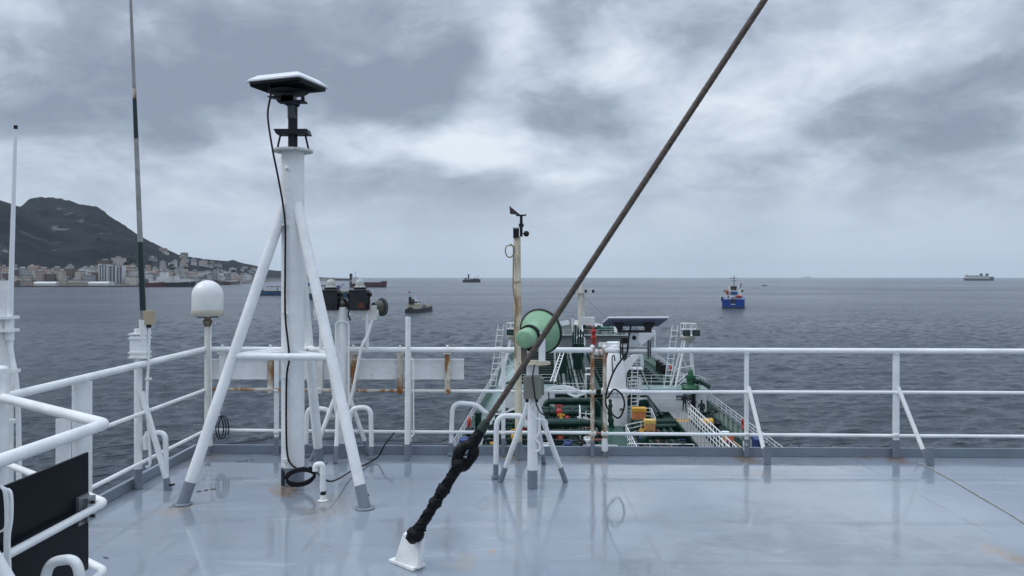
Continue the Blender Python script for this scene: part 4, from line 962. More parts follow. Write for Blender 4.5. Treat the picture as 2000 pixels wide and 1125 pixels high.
# foremast
fx = sx(1135, 158)
fm = thing('foremast', 'pale foremast with platform and lamps at the bow', 'mast', (fx, 158, FZ), frame=S)
MB(S).tube([(fx, 158, FZ), (fx, 158, sz(572, 158))], [.75, .62], 14).build('pole', M('mast_cream', (.62, .59, .52), .5, var=.12, vs=.5), fm)
MB(S).box(fx-.3, fx+2.7, 157, 159, FZ+.02, FZ+2.9).build('mast_house', SWHITE, fm)
MB(S).box(fx-2.1, fx+2.2, 157.2, 158.9, sz(573, 158), sz(573, 158)+.15).build('platform', MATS['mast_cream'], fm)
for x in (-1.9, -.8, .9, 2.4): MB(S).box(fx+x-.25, fx+x+.25, 157.3, 157.8, sz(573, 158)+.15, sz(573, 158)+.75).build('lamp', DARK if x > 0 else MATS['mast_cream'], fm)
MB(S).tube([(fx, 158, sz(572, 158)), (fx+.1, 158, sz(553, 158))], [.4, .2], 8).build('topmast', MATS['mast_cream'], fm)
MB(S).tube([(fx-1.75, 157, FZ), (fx-1.75, 157, sz(622, 158))], .22, 8).build('vent_pipe', SWHITE, fm)
MB(S).box(fx+1.2, fx+2.0, 156.6, 156.95, FZ+.4, FZ+1.3).build('fire_box', REDP, fm)
MB(S).tube([(fx+.4, 158, sz(578, 158)), (fx+7, 150, FZ+.9)], .03, 4).build('stay', DARK, fm)

# midship houses with light towers
def light_tower(x, y, z0, label, mirror):
    o = thing('light_tower', label, 'light tower', (x, y, z0), frame=S, group='light towers on the midship houses')
    ztop_ = sz(656, y)
    MB(S).tube([(x+mirror*.9, y+.6, z0), (x+mirror*.5, y+.6, ztop_)], .19, 8).build('leg', SWHITE, o)
    for q in (-.9, ):
        MB(S).tube([(x-mirror*1.2, y-.5, z0), (x-mirror*.0, y+.2, ztop_-.2)], .13, 8).build('leg', SWHITE, o)
        MB(S).tube([(x-mirror*1.4, y+1.2, z0), (x-mirror*.1, y+.8, ztop_-.2)], .10, 8).build('leg', SWHITE, o)
    for (a, b) in (((-1.15, -.4, .4), (.85, .6, 1.9)), ((-.9, -.3, 2.0), (.8, .6, 2.2)), ((-.6, -.1, 3.4), (.75, .6, 1.0)), ((-1.15, -.4, 0.0), (.85, .6, 1.5))):
        MB(S).tube([(x+mirror*a[0], y+a[1], z0+a[2]), (x+mirror*b[0], y+b[1], z0+b[2])], .07, 6).build('brace', SWHITE, o)
    MB(S).lathe([(.001, 0), (.3, .02), (.85, .6), (.85, .8), (.001, .81)], (x+mirror*.3, y+.4, ztop_-.7), seg=12).build('platform', M('tower_cream', (.66, .64, .58), .5, var=.1), o)
    for i in range(6):
        a = i*math.pi/3; MB(S).tube([(x+mirror*.3+0.82*math.cos(a), y+.4+0.82*math.sin(a), ztop_+.1), (x+mirror*.3+0.82*math.cos(a), y+.4+0.82*math.sin(a), ztop_+1.35)], .045, 5).build('rail_post', SWHITE, o)
    for zz in (.75, 1.35): MB(S).tube([(x+mirror*.3+0.82*math.cos(i*math.pi/4), y+.4+0.82*math.sin(i*math.pi/4), ztop_+zz) for i in range(9)], .04, 5).build('rail', SWHITE, o)
    for q in (-.2, .8):
        l_ = MB(S).box(x+mirror*.1+q-.36, x+mirror*.1+q+.36, y-.95, y-.6, ztop_+.12, ztop_+.72).build('floodlight', BLACK, o)
        MB(S).box(x+mirror*.1+q-.28, x+mirror*.1+q+.28, y-.962, y-.952, ztop_+.2, ztop_+.64).build('lens', M('flood_glass', (.03, .07, .06), .1), l_)
    # ladder with hoops on the inboard side
    xb, xt = x-mirror*2.0, x-mirror*1.1
    for q in (-.3, .3): MB(S).tube([(xb+q, y, z0), (xt+q, y+.2, ztop_+1.2)], .05, 5).build('ladder_rail', SWHITE, o)
    for i in range(11):
        t = i/11; xx = xb+(xt-xb)*t
        MB(S).tube([(xx-.4, y+.2*t-.02, z0+(ztop_+1.2-z0)*t), (xx+.4, y+.2*t-.02, z0+(ztop_+1.2-z0)*t)], .045, 5).build('ladder_rung', SWHITE, o)
    return o
HT = MAIN+2.55
def house(x0, x1, y0, y1, label):
    o = thing('deck_house', label, 'deckhouse', ((x0+x1)/2, y0, MAIN), frame=S, group='low white midship deckhouses')
    MB(S).box(x0, x1, y0, y1, MAIN, HT).build('walls', SWHITE, o)
    MB(S).box(x0-.15, x1+.15, y0-.12, y1+.15, HT+.002, HT+.12).build('roof', M('roof_pale_green', (.22, .30, .28), .45, var=.15, vs=.7), o)
    MB(S).box(x0-.2, x1+.2, y1-.1, y1+.2, HT+.121, HT+.34).build('roof_edge', GREENP, o)
    MB(S).box(x0-.02, x1+.02, y0-.03, y0-.003, MAIN+.002, MAIN+.35).build('skirting', GREENP, o)
    return o
hr = house(4.7, 11.3, 80, 83.4, 'low white deckhouse with a pale green roof and a text plate on the right')
hl = house(-9.8, -4.3, 80, 83.4, 'low white deckhouse partly hidden behind the horn tripod on the left')
ship_rail('house_railing', 'white railing around the roof of the right deckhouse', [(11.2, 80.1, HT+.12), (11.2, 83.3, HT+.12), (4.8, 83.3, HT+.12), (4.8, 80.1, HT+.12)], 1.05, 3, 1.1)
ship_rail('house_railing', 'white railing around the roof of the left deckhouse', [(-9.7, 80.1, HT+.12), (-9.7, 83.3, HT+.12), (-4.4, 83.3, HT+.12), (-4.4, 80.1, HT+.12)], 1.05, 3, 1.1)
light_tower(9.5, 81.6, HT+.12, 'white braced light tower with two floodlights on the right deckhouse', 1)
light_tower(-8.9, 81.6, HT+.12, 'white light tower with two floodlights behind the rusty wind sensor pole', 1)
# text plate on the right house
pz = sz(774, 80)
pl = MB(S).box(sx(1318, 80), sx(1354, 80), 79.93, 79.975, pz-.22, pz+.22).build('text_plate', M('plate_green', (.03, .055, .06), .5), hr)
tx = bpy.data.curves.new('plate_text', 'FONT'); tx.body = 'SAFETY PROTECTION FIRST'; tx.size = .2; tx.align_x = 'CENTER'; tx.align_y = 'CENTER'
to = bpy.data.objects.new('plate_text', tx); COL.objects.link(to); bpy.context.view_layer.update()
dg = bpy.context.evaluated_depsgraph_get(); me = bpy.data.meshes.new_from_object(to.evaluated_get(dg)); bpy.data.objects.remove(to)
wdt = max(v.co.x for v in me.vertices)*2; kf = (sx(1352, 80)-sx(1320, 80))/wdt
mi = WM[hr.name].inverted() @ S
for v in me.vertices: v.co = mi @ V((sx(1336, 80)+v.co.x*kf, 79.92, pz+v.co.y*1.25))
me.materials.clear(); me.materials.append(M('plate_letters', (.55, .6, .6), .5))
o_ = bpy.data.objects.new('plate_text', me); COL.objects.link(o_); o_.parent = pl
# fittings on and before the right house
o_ = thing('fire_monitor', 'green foam monitor on a black pipe before the right deckhouse', 'monitor', (sx(1352, 79.5), 79.4, MAIN), frame=S)
xm = sx(1351, 79.5)
MB(S).cyl((xm, 79.4, MAIN), (xm, 79.4, HT+.15), .21, 12).build('riser', BLACK, o_)
for z in (HT-1.1, HT-.2): MB(S).cyl((xm, 79.4, z-.06), (xm, 79.4, z+.06), .31, 12).build('pipe_flange', BLACK, o_)
MB(S).cyl((xm-.2, 79.4, HT-1.15), (xm-.65, 79.4, HT-1.15), .12, 8).build('branch', BLACK, o_)
GV = M('monitor_green', (.015, .10, .045), .4)
MB(S).lathe([(.001, 0), (.85, .0), (.95, .2), (.8, .5), (.4, .55), (.4, 1.1), (.55, 1.15), (.55, 1.45), (.3, 1.5), (.28, 1.9), (.12, 2.1), (.001, 2.12)], (xm-.25, 79.8, HT+.15), seg=14).build('body', GV, o_)
MB(S).tube([(xm-.2, 79.8, HT+1.0), (xm+.6, 79.4, HT+1.1), (xm+1.6, 79, HT+.5)], [.28, .24, .2], 8).build('nozzle', GREENP, o_)
def person(x, y, z, label, lean, h=1.75, arm=1):
    """seaman in dark clothing: one continuous skinned body"""
    o = thing('person', label, 'person', (x, y, z), frame=S, group='seamen on the foredeck')
    k = h/1.75
    J = [(0, 0, .95), (0, .02, 1.2), (0, .0+lean*.1, 1.42), (0, lean*.16, 1.53), (0, lean*.2, 1.66), (-.19, lean*.1, 1.40), (-.30, lean*.3, 1.15), (-.24*arm, lean*.6+.1, 1.02),
         (.19, lean*.1, 1.40), (.29, lean*.2, 1.14), (.26, lean*.5+.05, .92), (-.10, 0, .90), (-.12, .05, .48), (-.13, 0, .06), (-.13, .13, .035), (.10, 0, .90), (.12, -.05, .48), (.13, -.08, .06), (.13, .05, .035)]
    Rr = [.15, .16, .16, .06, .10, .075, .055, .045, .075, .055, .045, .095, .07, .05, .045, .095, .07, .05, .045]
    E = [(0, 1), (1, 2), (2, 3), (3, 4), (2, 5), (5, 6), (6, 7), (2, 8), (8, 9), (9, 10), (0, 11), (11, 12), (12, 13), (13, 14), (0, 15), (15, 16), (16, 17), (17, 18)]
    me_ = bpy.data.meshes.new('body'); inv = WM[o.name].inverted()
    me_.from_pydata([tuple(inv @ (S @ V((x+a*k, y+b*k, z+c*k)))) for a, b, c in J], E, []); me_.materials.append(CLOTH)
    ob = bpy.data.objects.new('body', me_); COL.objects.link(ob); ob.parent = o
    md = ob.modifiers.new('skin', 'SKIN'); md.use_smooth_shade = True
    for i, r in enumerate(Rr): me_.skin_vertices[0].data[i].radius = (r*k, r*k)
    me_.skin_vertices[0].data[0].use_root = True
    ob.modifiers.new('sub', 'SUBSURF').render_levels = 2
    MB(S).sphere((x, y+lean*.21*k, z+1.70*k), .115*k, 10, (1, 1, .9)).build('hard_hat', M('dark_hat', (.02, .02, .025), .4), o)
    MB(S).sphere((x, y+lean*.24*k+.06, z+1.64*k), .075*k, 10, (1, 1, 1.2)).build('face', SKIN, o)
person(sx(1367, 77.6), 77.6, MAIN+.0, 'person in dark clothing standing by the right deckhouse wall', .4, 1.95)
person(sx(1334, 76.5), 76.5, MAIN+1.05, 'person in dark clothing at the forward end of the gangway', -.2)
o_ = thing('fairlead_ring', 'dark oval fairlead ring on the right bulwark', 'fairlead', (11.6, 78, MAIN+.9), frame=S)
MB(S).tube([(11.5+.45*math.cos(a), 78+1.0*math.sin(a), MAIN+.85) for a in [i*math.pi/8 for i in range(17)]], .07, 6).build('ring', GREENP, o_)
MB(S).box(11.6, 12.0, 77.9, 78.1, MAIN+.7, MAIN+.8).build('bracket', GREENP, o_)
o_ = thing('fairlead_ring', 'dark oval fairlead ring on the left walkway', 'fairlead', (-10.6, 79, MAIN+.4), frame=S)
MB(S).tube([(-10.6+.5*math.cos(a), 79+.9*math.sin(a), MAIN+.3) for a in [i*math.pi/8 for i in range(17)]], .08, 6).build('ring', GREENP, o_)
MB(S).box(-10.7, -10.5, 78.9, 79.1, MAIN+.02, MAIN+.3).build('bracket', GREENP, o_)

# gangway on the right
GZ = -11.5
gw = thing('gangway', 'grey grating gangway with white handrails on the right of the foredeck', 'gangway', (7.9, 56, MAIN), frame=S)
GRATE = M('grating_grey', (.22, .22, .21), .6, var=.25, vs=1.2)
for i in range(22):
    MB(S).box(6.95, 8.05, 50.2+i*1.0, 51.16+i*1.0, GZ-.06, GZ).build('grating', GRATE if i < 21 else YEL, gw)
for x in (6.9, 8.1): MB(S).box(x-.06, x+.06, 50, 72.2, GZ-.35, GZ-.062).build('side_beam', GREENP if x < 7 else BLACK, gw)
for y in range(52, 73, 5):
    for x in (7.1, 7.95): MB(S).box(x-.08, x+.08, y-.08, y+.08, MAIN, GZ-.35).build('support', GREENP, gw)
ship_rail('gangway_railing', 'dark thin railing on the left side of the gangway', [(6.95, 50, GZ), (6.95, 72.2, GZ)], 1.05, 3, 1.4, mat=M('rail_grey', (.25, .27, .27), .5))
ship_rail('gangway_railing', 'white double railing on the right side of the gangway', [(8.08, 50, GZ), (8.08, 72.2, GZ)], 1.1, 3, 1.1, r=.04)
ship_rail('gangway_railing', 'second white railing just outboard of the gangway', [(8.55, 50, GZ-.2), (8.55, 73.4, GZ-.2)], 1.35, 3, 1.1, r=.045)
MB(S).box(6.9, 8.6, 72.3, 76.2, GZ-.1, GZ).build('landing', GRATE, gw)
ship_rail('landing_railing', 'white railing of the landing before the right deckhouse', [(5.6, 79.5, GZ-.3), (9.0, 79.5, GZ-.3), (9.0, 76.3, GZ-.3)], 1.1, 3, 1.2)

# pipes and machinery between gangway and crane
pz_ = MAIN+.45
for i in range(7):
    x = 2.4+i*.62
    o_ = thing('deck_pipe', '%s from the left of the dark parallel pipes right of the crane' % ORD[i], 'pipe', (x, 50, MAIN), frame=S, group='parallel dark pipes right of the crane')
    MB(S).tube([(x, 46, pz_), (x, 68.5+.3*i, pz_)], .17, 8).build('pipe', M('pipe_brown', (.06, .028, .026), .4, var=.3) if i in (1, 3, 4) else GREENP, o_)
    for y in (50, 56, 62, 67): MB(S).cyl((x, y-.07, pz_), (x, y+.07, pz_), .26, 8).build('flange', MATS['pipe_brown'] if i in (1, 3, 4) else GREENP, o_)
for i, (y, z, r) in enumerate(((70.3, .6, .28), (71.4, .8, .3), (72.8, .6, .26), (64.0, 1.1, .3))):
    o_ = thing('cross_pipe', ('dark green pipe crossing the deck between crane and gangway, number from the near side' if False else ('thick dark green pipe crossing the deck behind the yellow bin', 'thick dark green pipe crossing the deck below the orange box', 'dark green pipe crossing the deck before the right deckhouse', 'large dark pipe crossing the deck near the gangway'))[i] if False else ('thick dark green pipe crossing the deck behind the yellow bin', 'thick dark green pipe crossing the deck below the orange box', 'dark green pipe crossing the deck before the right deckhouse', 'large dark pipe crossing the deck near the gangway')[i], 'pipe', (4, y, MAIN), frame=S)
    MB(S).tube(fillet([(3.0, y, MAIN), (3.0, y, MAIN+z), (6.8, y+.6, MAIN+z), (6.8, y+.6, MAIN)], .5), r, 10).build('pipe', GREENP, o_)
    MB(S).cyl((4.6, y+.25, MAIN+z), (4.75, y+.27, MAIN+z), r*1.5, 10).build('flange', GREENP, o_)
# platform with yellow box and basket, railed
ship_rail('platform_railing', 'white railing around the yellow box beside the crane', [(1.9, 58, MAIN+.15), (1.9, 68, MAIN+.15), (4.9, 71, MAIN+.15), (4.9, 74, MAIN+.6), (2.3, 75, MAIN+.6)], 1.1, 3, 1.6, r=.045)
ship_rail('near_railing', 'white railing low in front, just above the deck coaming', [(1.4, 61.3, MAIN+.1), (6.6, 61.3, MAIN+.1)], .95, 2, 1.7, r=.045)
MB(S).box(-1.6, 2.0, 52, 74, MAIN+.02, MAIN+.10).build('centre_plate', M('centre_green', (.012, .07, .05), .35, var=.3, vs=.8), hull)
def crate(x, y, z, w, d_, h, mat, matl, label, nm, cat):
    o = thing(nm, label, cat, (x, y, z), frame=S)
    MB(S).prism([(x-w*.46, y-d_*.46, z), (x+w*.46, y-d_*.46, z), (x+w*.46, y+d_*.46, z), (x-w*.46, y+d_*.46, z)], (0, 0, h*.72)).build('body', mat, o)
    MB(S).box(x-w/2, x+w/2, y-d_/2, y+d_/2, z+h*.72+.003, z+h).build('lid', matl, o)
    for q in (-.3, 0, .3): MB(S).box(x+q*w-.04, x+q*w+.04, y-d_*.46-.03, y-d_*.46-.002, z, z+h*.7).build('rib', mat, o)
    return o
crate(sx(1246, 72.5), 72.5, sz(816, 72.5), 1.35, 1.1, 1.05, ORANGE, YEL, 'orange box with a yellow lid on a stand beside the crane', 'storage_box', 'box')
MB(S).box(sx(1231, 72.5), sx(1261, 72.5), 72, 73, MAIN, sz(816.5, 72.5)).build('box_stand', GREENP, hull)
crate(sx(1267, 69.5), 69.5, sz(842, 69.5), 1.0, .9, 1.15, M('pale_orange', (.6, .32, .14), .5, var=.15), M('pale_yellow', (.66, .45, .12), .5), 'pale orange bin with a yellow rim behind the white platform railing', 'storage_bin', 'bin')
o_ = thing('yellow_drum', 'yellow drum lying right of the gangway', 'drum', (sx(1375, 71), 71, MAIN), frame=S)
MB(S).lathe([(.001, -.6), (.42, -.6), (.45, -.5), (.42, -.4), (.42, .4), (.45, .5), (.42, .6), (.001, .6)], (sx(1375, 71), 71, MAIN+.95), (1, 0, 0), 14).build('barrel', YEL, o_)
MB(S).box(sx(1375, 71)-.6, sx(1375, 71)+.6, 70.6, 71.4, MAIN, MAIN+.52).build('cradle', GREENP, o_)
# inclined green ramp beam by the right house
o_ = thing('truss_arm', 'dark green lattice arm sloping down before the right deckhouse', 'arm', (sx(1290, 76), 74, MAIN), frame=S)
a_, b_, c_ = V((sx(1248, 79), 78.8, sz(780, 79))), V((sx(1262, 79), 78.8, sz(780, 79))), V((sx(1283, 75), 75, sz(812, 75)))
for q in (0, .45): MB(S).tube([a_+V((0, 0, q)), b_+V((0, 0, q)), c_+V((q, 0, q*.3))], .12, 6).build('chord', GREENP, o_)
for i in range(8):
    p = b_+(c_-b_)*(i/8); MB(S).tube([p, p+V((.2, 0, .45))], .05, 5).build('web_bar', GREENP, o_)
MB(S).box(a_.x-.5, a_.x+.9, 78.4, 79.4, MAIN, a_.z).build('pedestal', GREENP, o_)

# crane in the middle
cx_ = sx(1203, 74.5)
cr = thing('deck_crane', 'thick white crane column with boom stowed forward on the foredeck', 'crane', (cx_, 74.5, MAIN), frame=S)
CW = M('crane_white', (.84, .85, .85), .35, var=.05, vs=.7)
zf = sz(764, 74.5)
MB(S).lathe([(1.05, 0), (1.05, zf-MAIN-.3), (1.22, zf-MAIN-.25), (1.22, zf-MAIN)], (cx_, 74.5, MAIN), seg=28).build('pedestal', CW, cr)
MB(S).lathe([(1.25, 0), (1.30, .05), (1.30, .3), (1.12, .35), (1.08, .9), (.98, 2.2), (.72, 3.4), (.5, 4.1), (.4, 4.5), (.001, 4.55)], (cx_-.15, 74.5, zf), seg=28).build('slewing_column', CW, cr)
for i in range(16):
    a = i*math.pi/8; MB(S).cyl((cx_+1.27*math.cos(a), 74.5+1.27*math.sin(a), zf-.14), (cx_+1.27*math.cos(a), 74.5+1.27*math.sin(a), zf+.08), .06, 6).build('ring_bolt', STEEL, cr)
zb = zf+3.6
MB(S).prism([(cx_+.2, 75.2, zb+.55), (cx_+.9, 75.2, zb+.55), (cx_+1.7, 118, zb-3.2), (cx_+.9, 118, zb-3.2)], (0, 0, .7)).build('boom', CW, cr)
MB(S).prism([(cx_+.3, 74.2, zb-1.0), (cx_+2.0, 74.2, zb+.35), (cx_+3.1, 74.2, zb+.5), (cx_+3.1, 74.2, zb+.25), (cx_+2.2, 74.2, zb-.1), (cx_+.8, 74.2, zb-1.9), (cx_+.5, 74.2, zb-1.9)], (0, .3, 0)).build('arm_plate', CW, cr)
MB(S).tube([(cx_+.7, 74.4, zb-3.4), (cx_+1.0, 74.6, zb-1.2)], .10, 8).build('ram', SWHITE, cr)
MB(S).cbox((cx_+.2, 76.2, zb+.65), (1.9, 1.4, .8)).build('winch_house', CW, cr)
MB(S).cbox((cx_+.9, 75.3, zb+1.3), (.75, .5, .6)).build('motor', BLACK, cr)
MB(S).tube(smooth_path([(cx_-.45, 73.3, zb-1.6), (cx_-.5, 73.3, zb-.2), (cx_-.3, 73.3, zb+.0), (cx_-.25, 73.3, zb-.5)]), .06, 6).build('hose', BLACK, cr)
MB(S).box(cx_+.25, cx_+.65, 73.36, 73.44, sz(800, 73.4), sz(796, 73.4)).build('label_plate', M('plate_dark', (.09, .07, .07), .5), cr)
pr_ = thing('crane_access', 'white access platforms and ladders on the right of the crane column', 'platform', (cx_+2.2, 75.5, MAIN), frame=S)
for z, w_ in ((MAIN+3.2, 1.1), (MAIN+5.4, 1.3)):
    MB(S).box(cx_+1.3, cx_+1.3+w_, 74.6, 76.6, z-.08, z).build('platform', SWHITE, pr_)
    for q in (.4, .75, 1.1): MB(S).tube([(cx_+1.3, 74.6, z+q), (cx_+1.3+w_, 74.6, z+q), (cx_+1.3+w_, 76.6, z+q), (cx_+1.3, 76.6, z+q)], .045, 5).build('rail', SWHITE, pr_)
    for x, y in ((1.3, 74.6), (1.3+w_/2, 74.6), (1.3+w_, 74.6), (1.3+w_, 75.6), (1.3+w_, 76.6), (1.3, 76.6)): MB(S).tube([(cx_+x, y, z), (cx_+x, y, z+1.1)], .045, 5).build('rail_post', SWHITE, pr_)
for q in (0, .55): MB(S).tube([(cx_+1.35+q, 74.2, MAIN), (cx_+1.5+q, 74.4, MAIN+5.6)], .05, 5).build('ladder_rail', SWHITE, pr_)
for i in range(15):
    z = MAIN+.35*i+.2; MB(S).tube([(cx_+1.35, 74.2, z), (cx_+1.95, 74.2, z)], .04, 5).build('ladder_rung', SWHITE, pr_)
for a, b in (((2.3, 75.4, 3.1), (1.9, 75, .2)), ((2.5, 75.4, 5.3), (3.6, 77, 2.8))): MB(S).tube([(cx_+a[0], a[1], MAIN+a[2]), (cx_+b[0], b[1], MAIN+b[2])], .07, 5).build('strut', SWHITE, pr_)
o_ = thing('covered_hose', 'black tarpaulin bundle hanging on the near side of the crane column', 'tarpaulin', (cx_-.9, 72.6, MAIN), frame=S)
tp_ = [(cx_-.75, 72.8, sz(778, 72.8)), (cx_-.7, 72.8, sz(788, 72.8)), (cx_-.75, 72.7, sz(805, 72.8)), (cx_-.65, 72.6, sz(825, 72.8)), (cx_-.6, 72.5, sz(850, 72.8)), (cx_-.6, 72.5, MAIN)]
MB(S).tube(smooth_path(tp_, 4), [.08+.05*((i*7) % 3)+.012*i for i in range(21)], 10).build('cover', GREENP, o_, 80)

# raised centre walkway with ladder, stairs and doors left of the crane
cwk = thing('centre_walkway', 'dark green raised walkway with white stairs left of the crane', 'walkway', (0, 90, MAIN), frame=S)
MB(S).box(-.55, .75, 84, 146, MAIN+1.9, MAIN+2.0).build('deck_plate', GREENP, cwk)
for y in range(86, 146, 6):
    for x in (-.5, .7): MB(S).box(x-.08, x+.08, y-.08, y+.08, MAIN, MAIN+1.9).build('support', GREENP, cwk)
for x in (-.55, .75):
    MB(S).tube([(x, 84, MAIN+3.0), (x, 146, MAIN+3.0)], .05, 5).build('rail', GREENP, cwk)
    for y in range(84, 147, 3): MB(S).tube([(x, y, MAIN+2.0), (x, y, MAIN+3.0)], .045, 5).build('rail_post', GREENP, cwk)
for q in (-.7, .9): MB(S).bar((q, 120, MAIN+.4), (q, 141, MAIN+5.2), .12, .5).build('stair_stringer', SWHITE if q > 0 else GREENP, cwk)
MB(S).box(-1.6, -.2, 108, 110, MAIN, sz(640, 109)-2.2).build('vent_trunk', GREENP, cwk)
for i in range(5): MB(S).box(-1.75+i*.36, -1.55+i*.36, 107.5+i*.3, 108.2+i*.3, MAIN+3, sz(648-9*((i*3) % 4)*.5, 108)).build('vent_pipe', GREENP, cwk)
o_ = thing('arched_vent', 'white arched vent pipe ahead of the crane near the forecastle', 'pipe', (sx(1133, 125), 125, MAIN), frame=S)
xv = sx(1133, 125)
MB(S).tube([(xv-.72, 125, MAIN)]+[(xv-.72*math.cos(a), 125, sz(665, 125)+.72*math.sin(a)) for a in [i*math.pi/10 for i in range(11)]]+[(xv+.72, 125, sz(672, 125))], .16, 8).build('arch', SWHITE, o_)
MB(S).cyl((xv-.72, 125, MAIN), (xv-.72, 125, MAIN+.2), .4, 8).build('foot', SWHITE, o_)
o_ = thing('fire_hydrant', 'red hydrant valve beside the stairs before the forecastle', 'hydrant', (sx(1159, 122), 122, MAIN+2), frame=S)
xv = sx(1159, 122)
MB(S).lathe([(.25, 0), (.25, 2.4), (.5, 2.5), (.5, 2.8), (.3, 2.9), (.3, 3.5), (.55, 3.55), (.55, 3.8), (.2, 3.9), (.2, 4.3), (.001, 4.35)], (xv, 122, sz(692, 122)), seg=10).build('stem', REDP, o_)
MB(S).box(xv-.8, xv+.8, 121.8, 122.2, sz(668, 122), sz(666, 122)).build('handwheel', REDP, o_)
MB(S).cyl((xv, 122, MAIN), (xv, 122, sz(692, 122)), .3, 8).build('riser', GREENP, o_)
for i, (a, b, d_, w_) in enumerate(((1146, 1154, 100, .9), (1146, 1154, 88, 1.0))):
    o_ = thing('locker', ('tall grey locker with white edges left of the gate posts' , 'lower grey locker with white edges left of the gate posts')[i], 'locker', (sx((a+b)/2, d_), d_, MAIN), frame=S)
    MB(S).box(sx(a, d_), sx(b, d_), d_, d_+.8, MAIN, sz(722+12*i, d_)).build('cabinet', M('locker_grey', (.10, .105, .105), .5), o_)
    MB(S).box(sx(a, d_)-.22, sx(a, d_)-.003, d_-.05, d_+.85, MAIN, sz(722+12*i, d_)+.1).build('edge', SWHITE, o_)
    MB(S).box(sx(a, d_)-.2, sx(b, d_)+.1, d_-.05, d_+.85, sz(722+12*i, d_)+.102, sz(722+12*i, d_)+.2).build('roof', SWHITE, o_)

# cargo pipes leading forward and the manifold in front
for i in range(8):
    x = -4.1+i*.52; mt = (M('pipe_pale', (.17, .21, .19), .4, var=.2, vs=1), GREENP, MATS['pipe_pale'], GREENP, GREENP, MATS['pipe_pale'], GREENP, MATS['pipe_pale'])[i]
    o_ = thing('cargo_pipe', '%s from the left of the cargo pipes leading forward, %s' % (ORD[i], 'pale' if i in (0, 2, 5, 7) else 'dark green'), 'pipe', (x, 100, MAIN), frame=S, group='cargo pipes leading forward, '+('pale' if i in (0, 2, 5, 7) else 'green'))
    zz = MAIN+1.1
    MB(S).tube(fillet([(x, 91-.4*i, MAIN+.2), (x, 91-.4*i, zz), (x, 140-1.2*i, zz)], .5), .2, 8).build('pipe', mt, o_)
    for y in (95+i, 108, 121, 134): MB(S).cyl((x, y-.1, zz), (x, y+.1, zz), .29, 8).build('flange', mt, o_)
for i, (pxv, y, z) in enumerate(((1068, 71, 1.7), (1080, 66.5, 1.6), (1063, 75, 1.3), (1088, 79, 1.5))):
    x = sx(pxv, y)
    o_ = thing('manifold_pipe', ('dark green bent manifold pipe with a red valve above the horn tripod foot', 'nearest dark green bent manifold pipe with an orange-red valve', 'dark green manifold pipe behind the upper red valve', 'farthest dark green manifold pipe before the left deckhouse')[i], 'pipe', (x, y, MAIN), frame=S)
    MB(S).tube(fillet([(x-1.2, y, MAIN), (x-1.2, y, MAIN+z), (x+4.2, y+.3, MAIN+z), (x+4.2, y+.3, MAIN)], .8, 8), .30, 12).build('pipe', GREENP, o_)
    MB(S).tube(fillet([(x-.2, y-1.2, MAIN+.2), (x-.2, y-1.2, MAIN+z-.5), (x+3.6, y-1.0, MAIN+z-.5), (x+3.6, y-1.0, MAIN)], .6, 8), .26, 12).build('branch_pipe', GREENP, o_)
    for q in (.6, 2.3, 3.2): MB(S).cyl((x+q, y+.1, MAIN+z), (x+q+.13, y+.1, MAIN+z), .47, 12).build('flange', GREENP, o_)
for i, (px, py, y, mt, lab) in enumerate(((1092, 801, 71, REDP, 'red valve on the upper manifold pipe'), (1094, 851, 65.5, M('red_orange', (.5, .07, .03), .4), 'orange-red valve low in front on the manifold'), (1096, 819, 70, YEL, 'yellow valve between the two red valves'),
                                          (1022, 828, 68, REDP, 'red valve behind the left foot of the horn tripod'), (1005, 850, 66, YEL, 'yellow valve low behind the gooseneck pipe'), (1108, 815, 71, REDP, 'small red valve beside the yellow valve'))):
    x = sx(px, y); z = sz(py, y)
    o_ = thing('valve', lab, 'valve', (x, y, z-.6), frame=S, group='valves on the manifold')
    MB(S).lathe([(.2, -.6), (.2, -.4), (.3, -.35), (.32, -.05), (.2, .15), (.08, .22), (.08, .45), (.001, .46)], (x, y, z), seg=12).build('body', mt, o_)
    MB(S).tube([(x+.34*math.cos(a), y, z+.4+.08*math.sin(a)) for a in [j*math.pi/5 for j in range(11)]], .05, 5).build('handwheel', mt, o_)
    MB(S).cyl((x, y, MAIN), (x, y, z-.72), .26, 8).build('pipe_stub', GREENP, o_)
for i in range(52):
    x = rnd.uniform(-10.0, -1.2) if i < 18 else rnd.uniform(9.0, 11.0) if i < 30 else rnd.uniform(-5.5, -1.3) if i < 44 else rnd.uniform(2.2, 6.6); y = rnd.uniform(60, 78); h = rnd.uniform(.4, 1.1)
    mt = rnd.choice((GREENP, GREENP, BLACK, BLUEP, REDP, YEL, SWHITE, GREENP))
    nmc = {GREENP: 'green', BLACK: 'black', BLUEP: 'blue', REDP: 'red', YEL: 'yellow', SWHITE: 'white'}[mt]
    zone = 'left part of the foredeck' if i < 18 else 'right side beyond the gangway' if i < 30 else 'middle, left of the crane' if i < 44 else 'right, between crane and gangway'
    o_ = thing('deck_fitting', '%s valve fitting among the pipes, %s' % (nmc, zone), 'fitting', (x, y, MAIN), frame=S, group='%s fittings, %s' % (nmc, zone))
    MB(S).lathe([(.3, 0), (.3, .1), (.16, .14), (.16, h*.6), (.32, h*.65), (.34, h), (.1, h+.1), (.001, h+.12)], (x, y, MAIN), seg=10).build('body', mt, o_)
    MB(S).tube([(x+.3*math.cos(a), y+.3*math.sin(a), MAIN+h+.15) for a in [j*math.pi/4 for j in range(9)]], .04, 5).build('handwheel', mt, o_)
    MB(S).cyl((x, y-.8, MAIN+h*.35), (x, y+.8, MAIN+h*.35), .15, 8).build('pipe', GREENP, o_)
